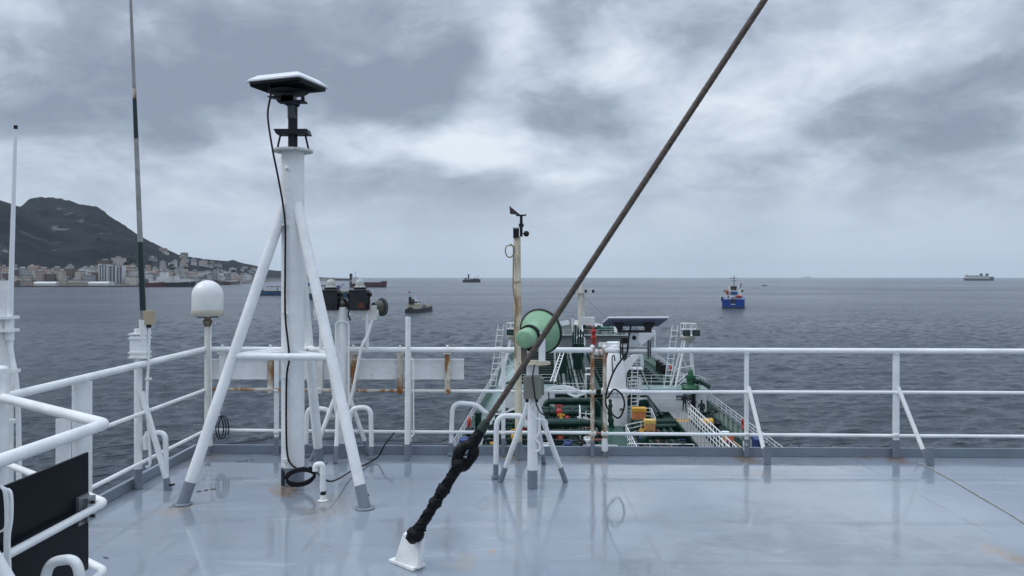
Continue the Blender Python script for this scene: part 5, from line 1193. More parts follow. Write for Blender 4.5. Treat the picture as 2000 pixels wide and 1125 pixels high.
for i in range(11):
    y = 58+1.7*i; x0 = -10.2+.2*math.sin(i*2.1)
    o_ = thing('small_pipe', '%s dark transverse pipe from the near end, left side of the foredeck' % ORD[i], 'pipe', (x0, y, MAIN), frame=S, group='dark transverse pipes on the left')
    zz = MAIN+.3+.18*((i*5) % 4)
    MB(S).tube(fillet([(x0, y, MAIN), (x0, y, zz), (-1.8-.3*(i % 3), y, zz), (-1.8-.3*(i % 3), y, MAIN)], .3), .13+.03*(i % 3), 8).build('pipe', GREENP if i % 3 else BLACK, o_)
    for q in (-8.5, -5.0, -3.0): MB(S).cyl((q+.3*(i % 2), y, zz), (q+.1+.3*(i % 2), y, zz), .27, 8).build('flange', GREENP if i % 4 else MATS['pipe_pale'], o_)
lr = thing('white_platform_rails', 'white railed step platform above the manifold pipes left of the gate posts', 'platform', (sx(1145, 68), 68, MAIN), frame=S)
xa_, xb_ = sx(1133, 68), sx(1154, 68)
MB(S).box(xa_, xb_, 67.5, 69.5, MAIN+1.0, MAIN+1.08).build('floor', M('floor_red', (.12, .03, .03), .5), lr)
for q in (1.45, 1.9, 2.35): MB(S).tube([(xa_, 69.5, MAIN+q+.35), (xa_, 67.5, MAIN+q), (xb_, 67.5, MAIN+q-.1)], .05, 5).build('rail', SWHITE, lr)
for x, y in ((xa_, 69.5), (xa_, 67.5), ((xa_+xb_)/2, 67.5), (xb_, 67.5)): MB(S).tube([(x, y, MAIN), (x, y, MAIN+2.5)], .05, 5).build('post', SWHITE, lr)
for i in range(4): MB(S).box(sx(1158, 63)-.1, sx(1180, 63), 61+i*.9, 61.6+i*.9, MAIN+.2+i*.35, MAIN+.3+i*.35).build('step', M('step_red', (.16, .04, .035), .5), lr)
ship_rail('near_railing', 'white low railing in front of the manifold, left of the gate posts', [(sx(1100, 61.5), 61.5, MAIN+.1), (sx(1205, 61.5), 61.5, MAIN+.1)], .75, 2, 1.5, r=.045)
ship_rail('pipe_gantry_railing', 'white railing of the gantry in front of the deck transverses', [(sx(1098, 88), 88, MAIN+1.0), (sx(1160, 88), 88, MAIN+1.0)], 1.1, 3, 1.1, r=.04)
ship_rail('pipe_gantry_railing', 'white railing high across the cargo pipes near the forecastle', [(sx(1098, 122), 122, MAIN+1.6), (sx(1145, 122), 122, MAIN+1.6)], 1.2, 2, 1.3, r=.06)
o_ = thing('inclined_ladder', 'white inclined ladder rising behind the horn', 'ladder', (sx(1075, 96), 96, MAIN), frame=S)
la, lb_ = V((sx(1070, 92), 92, MAIN+.8)), V((sx(1094, 104), 104, sz(689, 104)))
for q in (0, .5): MB(S).tube([la+V((q, 0, 0)), lb_+V((q, 0, 0))], .07, 5).build('stringer', SWHITE, o_)
for i in range(12):
    p = la+(lb_-la)*(i/12); MB(S).tube([p, p+V((.5, 0, 0))], .05, 5).build('rung', SWHITE, o_)
MB(S).box(lb_.x-.3, lb_.x+.9, 104, 105.2, MAIN, lb_.z).build('stand', GREENP, o_)
# on the port walkway and along the bulwarks
for i, (s_, y) in enumerate(((-1, 66), (1, 66.5), (1, 107))):
    x = s_*(HB(y)-.12); o_ = thing('life_ring', ('red life ring on the left bulwark railing', 'red life ring on the near part of the right bulwark railing', 'red life ring on the far part of the right bulwark railing')[i], 'life ring', (x, y, MAIN+1.3), frame=S)
    MB(S).tube([(x-s_*.12, y+.42*math.cos(a), MAIN+1.68+.42*math.sin(a)) for a in [j*math.pi/8 for j in range(17)]], .12, 8).build('ring', REDP, o_)
    MB(S).box(x-.05, x+.05, y-.05, y+.05, MAIN+1.2, MAIN+1.3).build('hook', SWHITE, o_)
for i, (s_, y, mt) in enumerate(((-1, 60, BLUEP), (-1, 64, BLACK), (1, 61.5, BLUEP), (1, 59, BLACK), (1, 112, BLACK), (1, 115, BLACK), (1, 118, BLACK), (1, 103, BLACK), (-1, 139, BLACK), (-1, 72, GREENP))):
    x = s_*(HB(y)-.5); o_ = thing('mooring_post', ('blue mooring rollers nearest on the left bulwark', 'black mooring rollers behind the blue ones on the left', 'blue mooring rollers nearest on the right bulwark', 'black mooring rollers in front of the blue ones on the right', 'black mooring rollers far forward on the right, nearest of the three', 'black mooring rollers far forward on the right, middle of the three', 'black mooring rollers far forward on the right, farthest of the three', 'black mooring rollers beside the far life ring on the right', 'black mooring rollers far forward on the left', 'dark green mooring rollers on the left walkway')[i], 'bollard', (x, y, MAIN), frame=S, group='mooring posts, %s side' % ('left' if s_ < 0 else 'right'))
    for q in (-.4, .4): MB(S).lathe([(.26, 0), (.24, 1.35), (.34, 1.4), (.34, 1.6), (.001, 1.65)], (x, y+q, MAIN), seg=10).build('roller', mt, o_)
    MB(S).box(x-.4, x+.4, y-.8, y+.8, MAIN+.014, MAIN+.25).build('base', GREENP, o_)
for i, (px, y, mt, lab) in enumerate(((1421, 66, ORANGE, 'orange drum by the right bulwark'), (1412, 67, YEL, 'yellow-topped drum by the right bulwark'), (918, 62, YEL, 'yellow drum at the left bulwark'), (930, 60, SWHITE, 'white drum at the left bulwark'))):
    x = sx(px, y); o_ = thing('small_drum', lab, 'drum', (x, y, MAIN), frame=S)
    MB(S).lathe([(.34, 0), (.36, .3), (.34, .33), (.36, .6), (.34, .9), (.001, .9)], (x, y, MAIN), seg=12).build('barrel', mt, o_)
    MB(S).lathe([(.36, .9), (.37, .96), (.001, .97)], (x, y, MAIN), seg=12).build('lid', SWHITE if i < 2 else mt, o_)
o_ = thing('fender_boom', 'dark boom with a pale cap pointing out over the right side', 'boom', (12.2, 57, MAIN+.5), frame=S)
MB(S).tube([(11.6, 60.5, MAIN+1.0), (14.1, 57.0, MAIN+.45)], [.16, .2], 8).build('arm', M('pipe_brown2', (.05, .035, .035), .5), o_)
MB(S).tube([(14.1, 57.0, MAIN+.45), (14.3, 56.7, MAIN+.41)], .24, 8).build('cap', M('cap_cream', (.62, .52, .3), .5), o_)
o_ = thing('deck_wall', 'low tan-edged coaming wall on the right of the gangway', 'coaming', (10.2, 56, MAIN), frame=S)
MB(S).bar((10.35, 66.5, MAIN+.3), (11.0, 50, MAIN+.3), .1, .6).build('plate', GREENP, o_)
MB(S).bar((10.35, 66.5, MAIN+.63), (11.0, 50, MAIN+.63), .14, .05).build('edge', M('edge_tan', (.42, .32, .18), .5), o_)
o_ = thing('deck_wall', 'low tan-edged coaming wall on the left of the foredeck', 'coaming', (-9.4, 56, MAIN), frame=S)
MB(S).bar((-9.4, 66.5, MAIN+.3), (-9.8, 50, MAIN+.3), .1, .6).build('plate', GREENP, o_)
MB(S).bar((-9.4, 66.5, MAIN+.63), (-9.8, 50, MAIN+.63), .14, .05).build('edge', MATS['edge_tan'], o_)

# ================================================================== OTHER VESSELS
def vessel(name, label, cat, px, wl, heading, Lh, B, free, hullm, parts, group=None, sheer=1.5, foot=None, stern=.75, up=0.0):
    """px, wl: where its waterline stands; heading degrees (0 = away, 90 = to the right); parts: list of builders in local axes (y ahead)"""
    d = (EYE-SEA)*F/(wl-HY); loc = V(((px-CX)/F*d, d, SEA))
    o = thing(name, label, cat, loc, -math.radians(heading), group)
    W = WM[o.name]
    ys_ = [-.5, -.47, -.35, 0, .25, .36, .44, .485, .5]; bs = [stern, .9*stern+.1, 1, 1, 1, .82, .5, .18, .02]
    m = MB(W)
    for y, b in zip(ys_, bs):
        zt_ = free+sheer*max(0, (y+.1)/.6)**2; fl = 1+.0*y
        for s_, z in ((-1, zt_), (-1, free*.45), (-1, -1.2), (1, -1.2), (1, free*.45), (1, zt_)):
            m.v.append(V((s_*B/2*b*(1 if z > 0 else .88), Lh*y+(.02*Lh*(z/zt_) if y > .4 else 0), z)))
    n = 6
    for i in range(len(ys_)-1):
        m.f += [(i*n+j, i*n+j+1, (i+1)*n+j+1, (i+1)*n+j) for j in range(5)]+[(i*n+5, i*n, (i+1)*n, (i+1)*n+5)]
    m.f += [tuple(range(n)), tuple((len(ys_)-1)*n+j for j in range(n))]
    h_ = m.build('hull', hullm, o)
    if foot:
        k = MB(W)
        for y, b in zip(ys_, bs):
            for s_, z in ((-1, .9), (-1, -.5), (1, -.5), (1, .9)): k.v.append(V((s_*(B/2*b*.99+.12), Lh*y*1.002, z)))
        for i in range(len(ys_)-1): k.f += [(i*4, i*4+1, (i+1)*4+1, (i+1)*4), (i*4+2, i*4+3, (i+1)*4+3, (i+1)*4+2)]
        k.f += [(0, 1, 2, 3)]
        k.build('boot_top', foot, h_)
    for nm, mt, sh in parts:
        k = MB(W @ Matrix.Translation((0, 0, up)))
        for s_ in sh:
            if s_[0] == 'b': k.box(*s_[1:])
            elif s_[0] == 'c': k.tube([s_[1], s_[2]], list(s_[3]) if isinstance(s_[3], tuple) else s_[3], 8)
            elif s_[0] == 's': k.sphere(s_[1], s_[2], 8, s_[3])
        k.build(nm, mt, o)
    return o
FWH = M('far_white', (.62, .63, .62), .5, var=.1, vs=.3); FDK = M('far_dark', (.025, .028, .032), .5, var=.2, vs=.3); FBL = M('far_blue', (.02, .07, .24), .4, var=.15, vs=.3)
FRB = M('far_royal_blue', (.006, .045, .26), .4, var=.15, vs=.3); FRD = M('far_red', (.10, .018, .022), .5, var=.2, vs=.3); FMR = M('far_maroon', (.09, .03, .035), .5, var=.2, vs=.2)
FGR = M('far_grey', (.10, .115, .13), .5, var=.15, vs=.3); FOR = M('far_orange', (.36, .06, .04), .5); FCR = M('far_cream', (.45, .42, .30), .5, var=.2); FTQ = M('far_teal', (.03, .13, .17), .5)
def wins(x0, x1, y, z, n, w=.8, h=.8): return [('b', x0+(x1-x0)*(i+.5)/n-w/2, x0+(x1-x0)*(i+.5)/n+w/2, y-.06, y, z, z+h) for i in range(n)]
# blue vessel seen from astern
P_ = [('deckhouse', FWH, [('b', -5.2, 5.2, -14, 8, 4.6, 7.4)]), ('upper_house', FWH, [('b', -4.3, 4.3, -11, 6, 7.4, 10.2)]), ('blue_panel', M('panel_blue', (.02, .09, .22), .5), [('b', -1.6, 2.6, -14.2, -11.1, 7.5, 9.6)]), ('wheelhouse', FWH, [('b', -3.6, 3.6, -7, 5, 10.2, 12.6)]),
      ('bridge_wing', FDK, [('b', -6.2, -5.2, -9, -7.5, 9.2, 10.4)]), ('bridge_wing', FDK, [('b', 5.0, 6.3, -9, -7.5, 9.2, 10.4)]), ('funnel', FDK, [('b', -1.7, -.2, -9.6, -8, 9.7, 12.0)]), ('funnel', FDK, [('b', .3, 1.8, -9.6, -8, 9.7, 12.0)]), ('funnel_top', FDK, [('b', -1.9, 2.2, -9.8, -7.6, 12.0, 13.0)]),
      ('lifeboat', FOR, [('s', (-4.0, -12, 9.0), 1.25, (.8, 1.5, 1.6))]), ('rescue_boat', FOR, [('s', (3.4, -15, 6.4), 1.2, (2.0, 1, .75))]), ('door', FDK, [('b', -3.6, -2.9, -14.1, -14.02, 4.8, 6.8)]),
      ('stern_gate', FDK, [('b', -1.6, 1.6, -22.7, -22.45, 2.2, 4.5)]), ('stern_name', FWH, [('b', -1.4, 1.4, -22.8, -22.6, 1.25, 1.7)]), ('mast', FDK, [('c', (.3, -4, 12.4), (.3, -4, 20), .22)]), ('radar_yard', FDK, [('b', -1.8, 2.2, -4.2, -3.8, 16.6, 16.85)]), ('radar_yard', FDK, [('b', -1.9, 2.4, -4.2, -3.8, 18.2, 18.5)]), ('lamp', FDK, [('b', -2.1, -1.5, -4.3, -3.7, 17.9, 18.7)]),
      ('side_fender', FDK, [('b', -7.6, -6.2, -20, -15, 3.2, 6.0)]), ('crane_arm', FDK, [('c', (4.4, -6, 12), (4.9, -6, 15), .3)]), ('rail', FWH, [('b', -6.4, 6.4, -22.2, -22.1, 5.3, 5.42)]), ('aft_deck_gear', FGR, [('b', -1.5, 1.3, -20, -18, 4.4, 5.9)])]
vessel('offshore_vessel', 'royal blue and white vessel seen from astern on the open water right of centre', 'ship', 1433, 600, 17, 45, 14.4, 5.8, FRB, P_, foot=FDK, stern=.94, up=1.2)
# small black tanker
P_ = [('deckhouse', FCR, [('b', -3.2, 3.2, -13, -6, 2.2, 4.8)]), ('wheelhouse', FWH, [('b', -2.6, 2.6, -11, -7, 4.8, 6.9)]), ('window_band', FDK, [('b', -2.65, 2.65, -11.05, -6.95, 5.6, 6.3)]), ('funnel', FDK, [('b', -1.6, -.2, -13.8, -12.2, 4.8, 9.0)]), ('funnel', FDK, [('b', .5, 1.4, -13.6, -12.4, 4.8, 7.8)]),
      ('mast', FWH, [('c', (.6, -9, 6.9), (.6, -9, 12.5), .13)]), ('foremast', FWH, [('c', (0, 9, 2.4), (0, 9, 11.0), .12)]), ('flag', FOR, [('b', -1.7, -.7, -13.9, -13.8, 11.3, 12.1)]), ('flag_staff', FDK, [('c', (-.65, -13.9, 4.8), (-.65, -13.9, 12.2), .08)]), ('deck_tank', FGR, [('b', -2.6, 2.6, -5, 1, 2.2, 3.2)]), ('deck_pipes', FCR, [('b', -1.6, 1.6, 1.5, 6, 2.4, 3.3)]), ('deck_locker', FWH, [('b', 1.0, 2.4, -4.4, -3, 3.2, 4.6)]),
      ('boat', FWH, [('s', (2.7, -10, 5.2), .7, (.8, 2, .8))]), ('manifold', FDK, [('b', -2.8, 2.8, 1.1, 1.4, 2.4, 4.0)]), ('rail', FWH, [('b', 3.2, 3.3, -5, 11, 3.4, 3.52)]), ('rail', FWH, [('b', -3.3, -3.2, -5, 11, 3.4, 3.52)]), ('stern_rail', FWH, [('b', -2.7, 2.7, -15.7, -15.6, 3.2, 3.32)]), ('winch', FDK, [('b', -1.6, 1.0, -15.2, -14.2, 2.2, 3.4)]), ('bow_house', FCR, [('b', -1.8, 1.8, 10.2, 12.6, 2.8, 4.2)])]
vessel('small_tanker', 'small black-hulled bunker tanker on the water left of the horn', 'ship', 821, 609, 15, 32, 7.6, 2.2, FDK, P_, foot=FDK, sheer=1.4)
# maroon ship
P_ = [('deckhouse', FWH, [('b', -6, 6, -32, -20, 7, 20)]), ('funnel', FDK, [('b', -3, 3, -36, -31, 14, 27)]), ('deck_cargo', FMR, [('b', -6, 6, -14, 24, 7, 10)]), ('crane_post', FWH, [('c', (0, -10, 7), (0, -10, 20), .5)]), ('crane_post', FWH, [('c', (0, 8, 7), (0, 8, 18), .5)]), ('mast', FDK, [('c', (0, -25, 20), (0, -25, 32), .35)]), ('forecastle', FMR, [('b', -4, 4, 26, 33, 8, 12)]), ('stern_house', FGR, [('b', -6, 6, -36, -33, 7, 12)])]
vessel('cargo_ship', 'maroon cargo ship with a black funnel beyond the right searchlight', 'ship', 719, 561, 72, 72, 14, 7.5, FMR, P_, foot=FDK, sheer=5)
# bulk ship at the horizon
P_ = [('deckhouse', FGR, [('b', -6, 6, -26, -18, 6, 17)]), ('funnel', FDK, [('b', -2.5, 2.5, -14, -9, 9, 31)]), ('bridge', FGR, [('b', -5, 5, -6, 2, 6, 14)]), ('crane', FGR, [('c', (0, 12, 6), (0, 12, 24), .9)]), ('crane', FGR, [('c', (0, 24, 6), (0, 24, 29), .9)]), ('deck_gear', FDK, [('b', -5, 5, 4, 28, 8, 14)])]
vessel('support_ship', 'dark support ship with two tall masts near the horizon left of the wind vane', 'ship', 921, 551.5, 96, 66, 14, 10, FDK, P_, sheer=2)
# ferry
P_ = [('lower_house', FWH, [('b', -11, 11, -70, 72, 11, 19)]), ('upper_house', FWH, [('b', -10, 10, -55, 70, 19, 27)]), ('bridge', FWH, [('b', -13, 13, 60, 78, 27, 32)]), ('window_band', FGR, [('b', -11.2, 11.2, -66, 60, 14, 15.6)]), ('window_band', FGR, [('b', -10.2, 10.2, -50, 64, 22, 23.6)]), ('funnel', FDK, [('b', -4, 4, -22, -10, 27, 40)]), ('funnel', FDK, [('b', -4, 4, -56, -44, 24, 40)]), ('stern_block', FGR, [('b', -11, 11, -82, -60, 9, 22)]), ('top_deck', FGR, [('b', -8, 8, -8, 50, 27, 29)]), ('mast', FGR, [('c', (0, 66, 32), (0, 66, 40), .8)])]
vessel('ferry', 'large white ferry with two dark funnels on the horizon at the far right', 'ferry', 1911, 548, 268, 168, 24, 11, FGR, P_, sheer=3)
P_ = [('lower_house', FWH, [('b', -11, 11, -60, 20, 10, 20)]), ('upper_house', FWH, [('b', -10, 10, -50, 10, 20, 28)]), ('funnel', FWH, [('b', -4, 4, -40, -28, 28, 38)])]
vessel('far_ferry', 'hazy pale ship barely visible on the horizon right of centre', 'ship', 1576, 543.0, 262, 250, 26, 10, FWH, P_, sheer=3)
# speed boat
vessel('speed_boat', 'tiny motor boat with a white wake beyond the blue vessel', 'boat', 1493, 558.2, 80, 12, 3.5, 1.3, FDK, [('cabin', FWH, [('b', -1.2, 1.2, -2, 2, 1.2, 2.6)]), ('console', FDK, [('b', -.6, .6, -4, -2.5, 1.2, 2.2)])], sheer=.8)
# blue coaster behind the mast
P_ = [('hatch_covers', FDK, [('b', -4.2, 4.2, -12, 18, 3.4, 5.0)]), ('deckhouse', FWH, [('b', -4.5, 4.5, -26, -18, 3.4, 10)]), ('deck_gear', FDK, [('b', -3, 3, 18, 23, 3.4, 6.2)]), ('crane', FDK, [('b', -.4, .4, -9, 14, 9.4, 10.0)]), ('crane_post', FDK, [('c', (0, 2, 4), (0, 2, 9.8), .4)]), ('rail', FWH, [('b', 4.3, 4.4, -12, 12, 5.0, 5.4)])]
vessel('coaster', 'low teal blue coaster lying behind the mast legs', 'ship', 545, 577, 272, 58, 10, 3.8, M('coaster_blue', (.012, .07, .16), .45, var=.2, vs=.2), P_, foot=FDK, sheer=1.5)
# tanker group seen between mast and left searchlight
P_ = [('deckhouse', FWH, [('b', -6, 6, -22, -12, 5, 16)]), ('blue_band', FRB, [('b', -6.1, 6.1, -22.1, -11.9, 12, 15)]), ('funnel', FDK, [('b', -2, 2, -26, -22, 10, 21)]), ('mast', FGR, [('c', (0, -14, 16), (0, -14, 27), .3)]), ('radar_yard', FGR, [('b', -2.5, 2.5, -14.2, -13.8, 21.5, 22)]), ('forward_house', FWH, [('b', -5, 5, -6, 2, 5, 11)]), ('deck_gear', FCR, [('b', -5, 5, 3, 20, 5, 7.5)]), ('crane', FMR, [('c', (0, 8, 6), (0, 15, 14), .4)])]
vessel('bunker_tanker', 'grey and teal tanker half hidden between the mast leg and the left searchlight', 'ship', 640, 583, 75, 58, 12, 5, M('hull_teal_grey', (.02, .075, .10), .5, var=.2, vs=.2), P_, foot=FDK, sheer=3)
P_ = [('deckhouse', FWH, [('b', -6, 6, -24, -14, 5, 15)]), ('blue_block', FRB, [('b', -6.5, 6.5, -26, -8, 5, 11)]), ('funnel', FDK, [('b', -2.5, 2.5, -22, -17, 15, 23)]), ('mast', FGR, [('c', (0, -12, 15), (0, -12, 30), .35)]), ('deck_gear', FTQ, [('b', -5, 5, -4, 24, 5, 8)])]
vessel('blue_tanker', 'blue and white tanker just right of the mast pole', 'ship', 622, 568, 70, 60, 14, 5, FBL, P_, foot=FDK, sheer=3)
# ships at the quay
P_ = [('deckhouse', FWH, [('b', -7, 7, -38, -10, 8, 21)]), ('upper_house', FWH, [('b', -6, 6, -32, -18, 21, 30)]), ('funnel', FWH, [('b', -3, 3, -4, 4, 8, 22)]), ('cargo_gear', FWH, [('b', -6, 6, 6, 30, 9, 16)]), ('mast', FGR, [('c', (0, -24, 30), (0, -24, 40), .6)])]
vessel('quay_ship', 'black-hulled white ship lying at the quay left of the dome', 'ship', 345, 560.2, 88, 76, 15, 9, FDK, P_, sheer=3)
P_ = [('deckhouse', FGR, [('b', -5, 5, -18, -8, 8, 16)]), ('deck_gear', FWH, [('b', -4, 4, -4, 14, 8, 13)]), ('mast', FGR, [('c', (0, -12, 16), (0, -12, 24), .5)])]
vessel('quay_ship', 'red-hulled ship at the quay beside the tall whip antenna', 'ship', 296, 560.5, 92, 50, 13, 8.5, FRD, P_, sheer=2)
P_ = [('deckhouse', FMR, [('b', -5, 5, -18, -8, 6, 12)]), ('deck_gear', FGR, [('b', -4, 4, -4, 14, 6, 10)]), ('mast', FGR, [('c', (0, -12, 12), (0, -12, 20), .5)])]
vessel('quay_ship', 'low dark red vessel at the pier right of the dome', 'ship', 432, 556.4, 92, 50, 13, 6, FMR, P_, sheer=2)

# ================================================================== THE TOWN
def facade(name, wall, win, fw=4.2, fh=3.2, wr=.55):
    if name in MATS: return MATS[name]
    m = bpy.data.materials.new(name); m.use_nodes = True; t = m.node_tree; k = G(t); b = t.nodes['Principled BSDF']
    o = k.n('ShaderNodeTexCoord').outputs['Object']; sp = k.n('ShaderNodeSeparateXYZ'); t.links.new(o, sp.inputs[0])
    geo = k.n('ShaderNodeNewGeometry'); ns = k.n('ShaderNodeSeparateXYZ'); t.links.new(geo.outputs['Normal'], ns.inputs[0])
    def cell(v, s_, a): 
        fr = k.math('FRACT', k.math('DIVIDE', v, s_)); return k.math('MULTIPLY', k.math('GREATER_THAN', fr, a), k.math('LESS_THAN', fr, a+wr))
    w_ = k.math('MULTIPLY', cell(k.math('ADD', sp.outputs[0], k.math('MULTIPLY', sp.outputs[1], .97)), fw, .2), cell(sp.outputs[2], fh, .25))
    w_ = k.math('MULTIPLY', w_, k.math('LESS_THAN', k.math('ABSOLUTE', ns.outputs[2]), .5))
    oi = k.n('ShaderNodeObjectInfo').outputs['Random']
    wl_ = k.mix(oi, tuple(c*.72 for c in wall), tuple(min(.8, c*1.18) for c in wall))
    wl_ = k.mix(k.rng(k.noise(o, .08, 4), .3, .7, 0, .35), wl_, tuple(c*.7 for c in wall))
    t.links.new(k.mix(k.math('MULTIPLY', w_, .8), wl_, win), b.inputs['Base Color']); b.inputs['Roughness'].default_value = .7
    MATS[name] = m; return m
WIN = (.045, .055, .07)
FAC = [facade('facade_cream', (.58, .54, .47), WIN), facade('facade_white', (.70, .70, .68), WIN), facade('facade_pink', (.48, .38, .33), WIN), facade('facade_grey', (.40, .41, .42), WIN), facade('facade_tan', (.46, .41, .35), WIN), facade('facade_brown', (.17, .125, .10), WIN)]
FN = ['cream', 'white', 'pinkish', 'grey', 'tan', 'brown']
ROOF = [M('roof_grey', (.15, .145, .14), .8, var=.2, vs=.1), M('roof_tile', (.17, .11, .085), .8, var=.2, vs=.1)]
def building(px, d, w, dp, h, fi, label=None, rot=0.0, group=None, cat='building', name='town_building', pitched=False, zbase=None):
    dc, dr = interp(COAST, px), interp(RIDGE, px)
    t = (d-dc)/(dr-dc); q = terrain(px, max(t, .001)); z = q.z if zbase is None else zbase
    o = thing(name, label, cat, (q.x, d, z), rot, group); W = WM[o.name]
    MB(W).box(-w/2, w/2, -dp/2, dp/2, -14, h).build('walls', FAC[fi], o)
    if pitched:
        MB(W).prism([(-w/2-.5, -dp/2-.5, h+.01), (-w/2-.5, dp/2+.5, h+.01), (-w/2-.5, 0, h+dp*.28)], (w+1, 0, 0)).build('roof', ROOF[1], o)
    else:
        r_ = MB(W).box(-w/2-.4, w/2+.4, -dp/2-.4, dp/2+.4, h+.01, h+.9).build('roof', ROOF[0], o)
        MB(W).box(-w*.2, w*.12, -dp*.2, dp*.2, h+.91, h+3.6).build('roof_house', FAC[1], r_)
    return o
tr = random.Random(21)
cnt = 0
TR = (.016, .036, .058, .082, .108, .136, .168, .205, .245, .29, .345, .41, .49, .58, .67, .76, .86)
for row in range(17):
    px = -40+tr.uniform(0, 10)
    while px < 505:
        dc, dr = interp(COAST, px), interp(RIDGE, px)
        t = TR[row]*tr.uniform(.9, 1.1)
        tmax = .155 if px < 60 else (.185 if px < 130 else (.24 if px < 190 else (.36 if px < 290 else (.92 if px < 440 else .7))))
        d = dc+t*(dr-dc); step = tr.uniform(15, 30) if row < 4 else tr.uniform(12, 22)
        w = tr.uniform(.5, 1.0)*step*d/F
        if row > 4: w *= .85
        if t < tmax and tr.random() < (.96 if row < 5 else .7 if row < 9 else .72) and not (190 < px < 246 and row < 3) and not (row == 0 and (60 < px < 112 or 165 < px < 215)):
            fi = tr.choice((0, 0, 1, 2, 3, 4, 4, 5, 3, 2)) if px < 200 else tr.choice((0, 1, 1, 3, 4, 0, 3))
            h = (tr.uniform(7, 14) if row == 0 else tr.uniform(14, 30) if row < 5 else tr.uniform(9, 20) if row < 8 else tr.uniform(8, 14))*(.9 if px > 260 else 1.15)
            where = 'on the waterfront' if row == 0 else 'in the lower town' if row < 3 else 'in the middle of the town' if row < 5 else 'in the upper town' if row < 8 else 'on the slope above the town' if row < 11 else 'high on the slope'
            side_ = 'at the far left' if px < 90 else 'left of the whip antenna' if px < 275 else 'between antenna and dome' if px < 370 else 'above and right of the dome'
            building(px, d, w, tr.uniform(10, 18), h, fi, '%s building %s, %s' % (FN[fi], where, side_), tr.uniform(-.35, .35), '%s buildings %s, %s' % (FN[fi], where, side_), pitched=(tr.random() < .2 and row != 1))
            cnt += 1
        px += step*(1.0 if row < 6 else 1.15)
# three glass towers with white frames
for i, (px, w, h, fl) in enumerate(((204, 16, 42, 11), (219, 21, 40, 11), (232.5, 20, 39, 11))):
    d = 1690+8*i; x = (px-CX)/F*d
    o = thing('apartment_tower', ('left dark-glass apartment tower of the white-framed trio', 'middle dark-glass apartment tower with white vertical frames', 'right dark-glass apartment tower with white vertical frames')[i], 'tower', (x, d, SEA+3), .12); W = WM[o.name]
    MB(W).box(-w/2, w/2, -8, 8, 0, h).build('core', M('tower_glass', (.05, .065, .085), .25, var=.2, vs=.2), o)
    for q in ((-w/2, -w*.16, w*.16, w/2) if i else (-w/2, -w/6, w/6, w/2)): MB(W).box(q-1.0, q+1.0, -9, 9, 0, h+1.5).build('pier', M('tower_white', (.55, .56, .56), .6), o)
    for k_ in range(fl):
        z = (k_+1)*h/fl; MB(W).box(-w/2+1, w/2-1, -8.5, -8.01, z-.5, z).build('balcony', MATS['tower_white'], o)
    MB(W).box(-w/2-1, w/2+1, -9.2, 9.2, h+1.51, h+2.6).build('roof', MATS['tower_white'], o)
def shed(px0, px1, d, h, mat, label, arch=True, name='warehouse'):
    x0, x1 = (px0-CX)/F*d, (px1-CX)/F*d; o = thing(name, label, 'warehouse', ((x0+x1)/2, d, SEA+2.6))
    MB().box(x0, x1, d, d+26, SEA+2.6, SEA+2.6+h*.55).build('walls', mat, o)
    pts = [(x0-.5, d+13-14*math.cos(a), SEA+2.61+h*.55+h*.45*math.sin(a)) for a in [i*math.pi/8 for i in range(9)]]
    MB().prism(pts, (x1-x0+1, 0, 0)).build('roof', mat if arch else ROOF[0], o)
SHW = M('shed_white', (.60, .61, .60), .6, var=.08, vs=.05)
shed(66, 108, 1592, 8, SHW, 'long low white-roofed warehouse on the waterfront near the left whip antenna')
shed(172, 211, 1600, 8, SHW, 'long white-roofed warehouse on the waterfront left of the tall whip antenna')
shed(132, 171, 1600, 9, M('shed_tan', (.34, .31, .25), .7), 'flat tan warehouse between the two white-roofed ones', False)
shed(42, 130, 1660, 19, M('shed_bluegrey', (.11, .125, .14), .7), 'wide blue-grey hall behind the waterfront at the left', False)
shed(25, 40, 1592, 8, M('shed_teal', (.10, .20, .20), .7), 'small teal-roofed shed on the waterfront at the far left')
shed(366, 396, 1800, 24, SHW, 'tall white storage hall at the quay above the dome', False)
shed(412, 462, 1990, 9, M('shed_grey', (.17, .17, .17), .7), 'grey pier shed right of the dome', False)
building(207, 2150, 36, 20, 24, 5, 'large brown hotel block on the slope above the glass towers')
building(232, 2160, 34, 18, 26, 0, 'cream terrace block on the slope right of the brown hotel')
building(360, interp(RIDGE, 360)-60, 26, 14, 17, 3, 'lone grey block on the ridge skyline right of the tall whip antenna')
for i in range(3):
    d = 2700; building(425+i*7, d, 10, 9, 7, 1, 'small white domed villa in a row high on the hill', group='white villas on the hill')
for i, (px, w, h) in enumerate(((395, 34, 22), (409, 30, 25), (424, 32, 23), (440, 28, 22), (455, 30, 20))):
    building(px, interp(COAST, px)+170+10*i, w, 16, h, 1, 'pale apartment block in the row behind the pier, above the dome', group='pale blocks behind the pier')
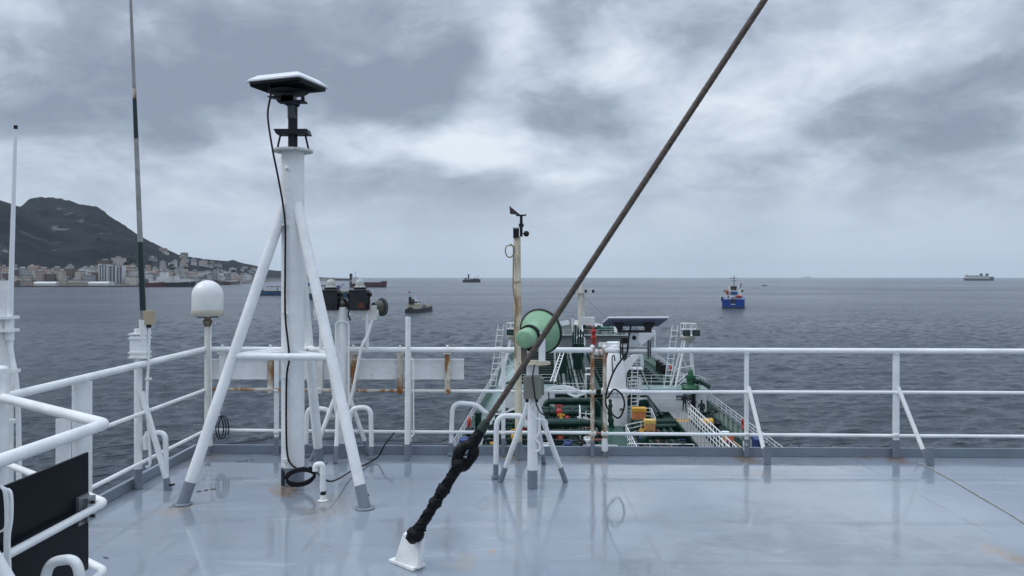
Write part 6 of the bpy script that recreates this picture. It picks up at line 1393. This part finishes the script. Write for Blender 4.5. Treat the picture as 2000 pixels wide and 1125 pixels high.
# crowns of trees between the houses
LEAF = M('tree_leaf', (.022, .034, .018), .8, var=.4, vs=.4); BARK = M('bark', (.05, .04, .03), .9)
def make_tree(seed):
    r = random.Random(seed); m = MB()
    for i in range(260):
        a, b_ = r.uniform(0, 6.28), r.uniform(-.5, 1); q = (r.random()**.45)*(1+.3*math.sin(a*3+seed))
        c = V((q*math.cos(a)*math.sqrt(1-b_*b_)*4.6, q*math.sin(a)*math.sqrt(1-b_*b_)*4.6, 5.4+b_*q*3.4)); s_ = r.uniform(.45, 1.0)
        u = V((r.uniform(-1, 1), r.uniform(-1, 1), r.uniform(-1, 1))).normalized()*s_; w = u.cross(V((r.uniform(-1, 1), r.uniform(-1, 1), 1))).normalized()*s_
        m.add([c-u, c+w, c+u, c-w], [(0, 1, 2, 3)])
    tm = MB().tube([(0, 0, -3), (.1, 0, 2.5), (-.1, .1, 5)], [.5, .35, .15], 6)
    for a in range(4): tm.tube([(0, 0, 2.6), (1.6*math.cos(a*1.6), 1.6*math.sin(a*1.6), 5.2)], [.2, .08], 5)
    return m.mesh('crown', LEAF), tm.mesh('trunk', BARK)
TREES = [make_tree(s_) for s_ in (1, 2, 3)]
for i in range(110):
    px = tr.uniform(0, 500); tt = tr.uniform(.03, .2 if px < 190 else .6); q = terrain(px, tt); sc_k = tr.uniform(.9, 2.0)
    where = 'left of' if px < 275 else 'right of'
    o = thing('town_tree', 'dark green tree among the town houses %s the tall whip antenna' % where, 'tree', q, tr.uniform(0, 6), 'trees among the houses, %s the antenna' % where); o.scale = (sc_k,)*3
    for nm, me_ in zip(('crown', 'trunk'), TREES[i % 3]):
        c = bpy.data.objects.new(nm, me_); COL.objects.link(c); c.parent = o
print('town', cnt)

# ================================================================== haze over the bay
hz = MB().box(-23100, 23100, -23100, 23100, SEA-3, 470)
hm = bpy.data.materials.new('sea_haze'); hm.use_nodes = True; ht = hm.node_tree; ht.nodes.clear()
ho = ht.nodes.new('ShaderNodeOutputMaterial'); hv = ht.nodes.new('ShaderNodeVolumePrincipled')
hv.inputs['Color'].default_value = (.80, .89, 1.0, 1); hv.inputs['Density'].default_value = .000026; hv.inputs['Anisotropy'].default_value = 0.0
ht.links.new(hv.outputs[0], ho.inputs['Volume'])
single('haze', hz, hm, (0, 0, 0), kind='stuff')
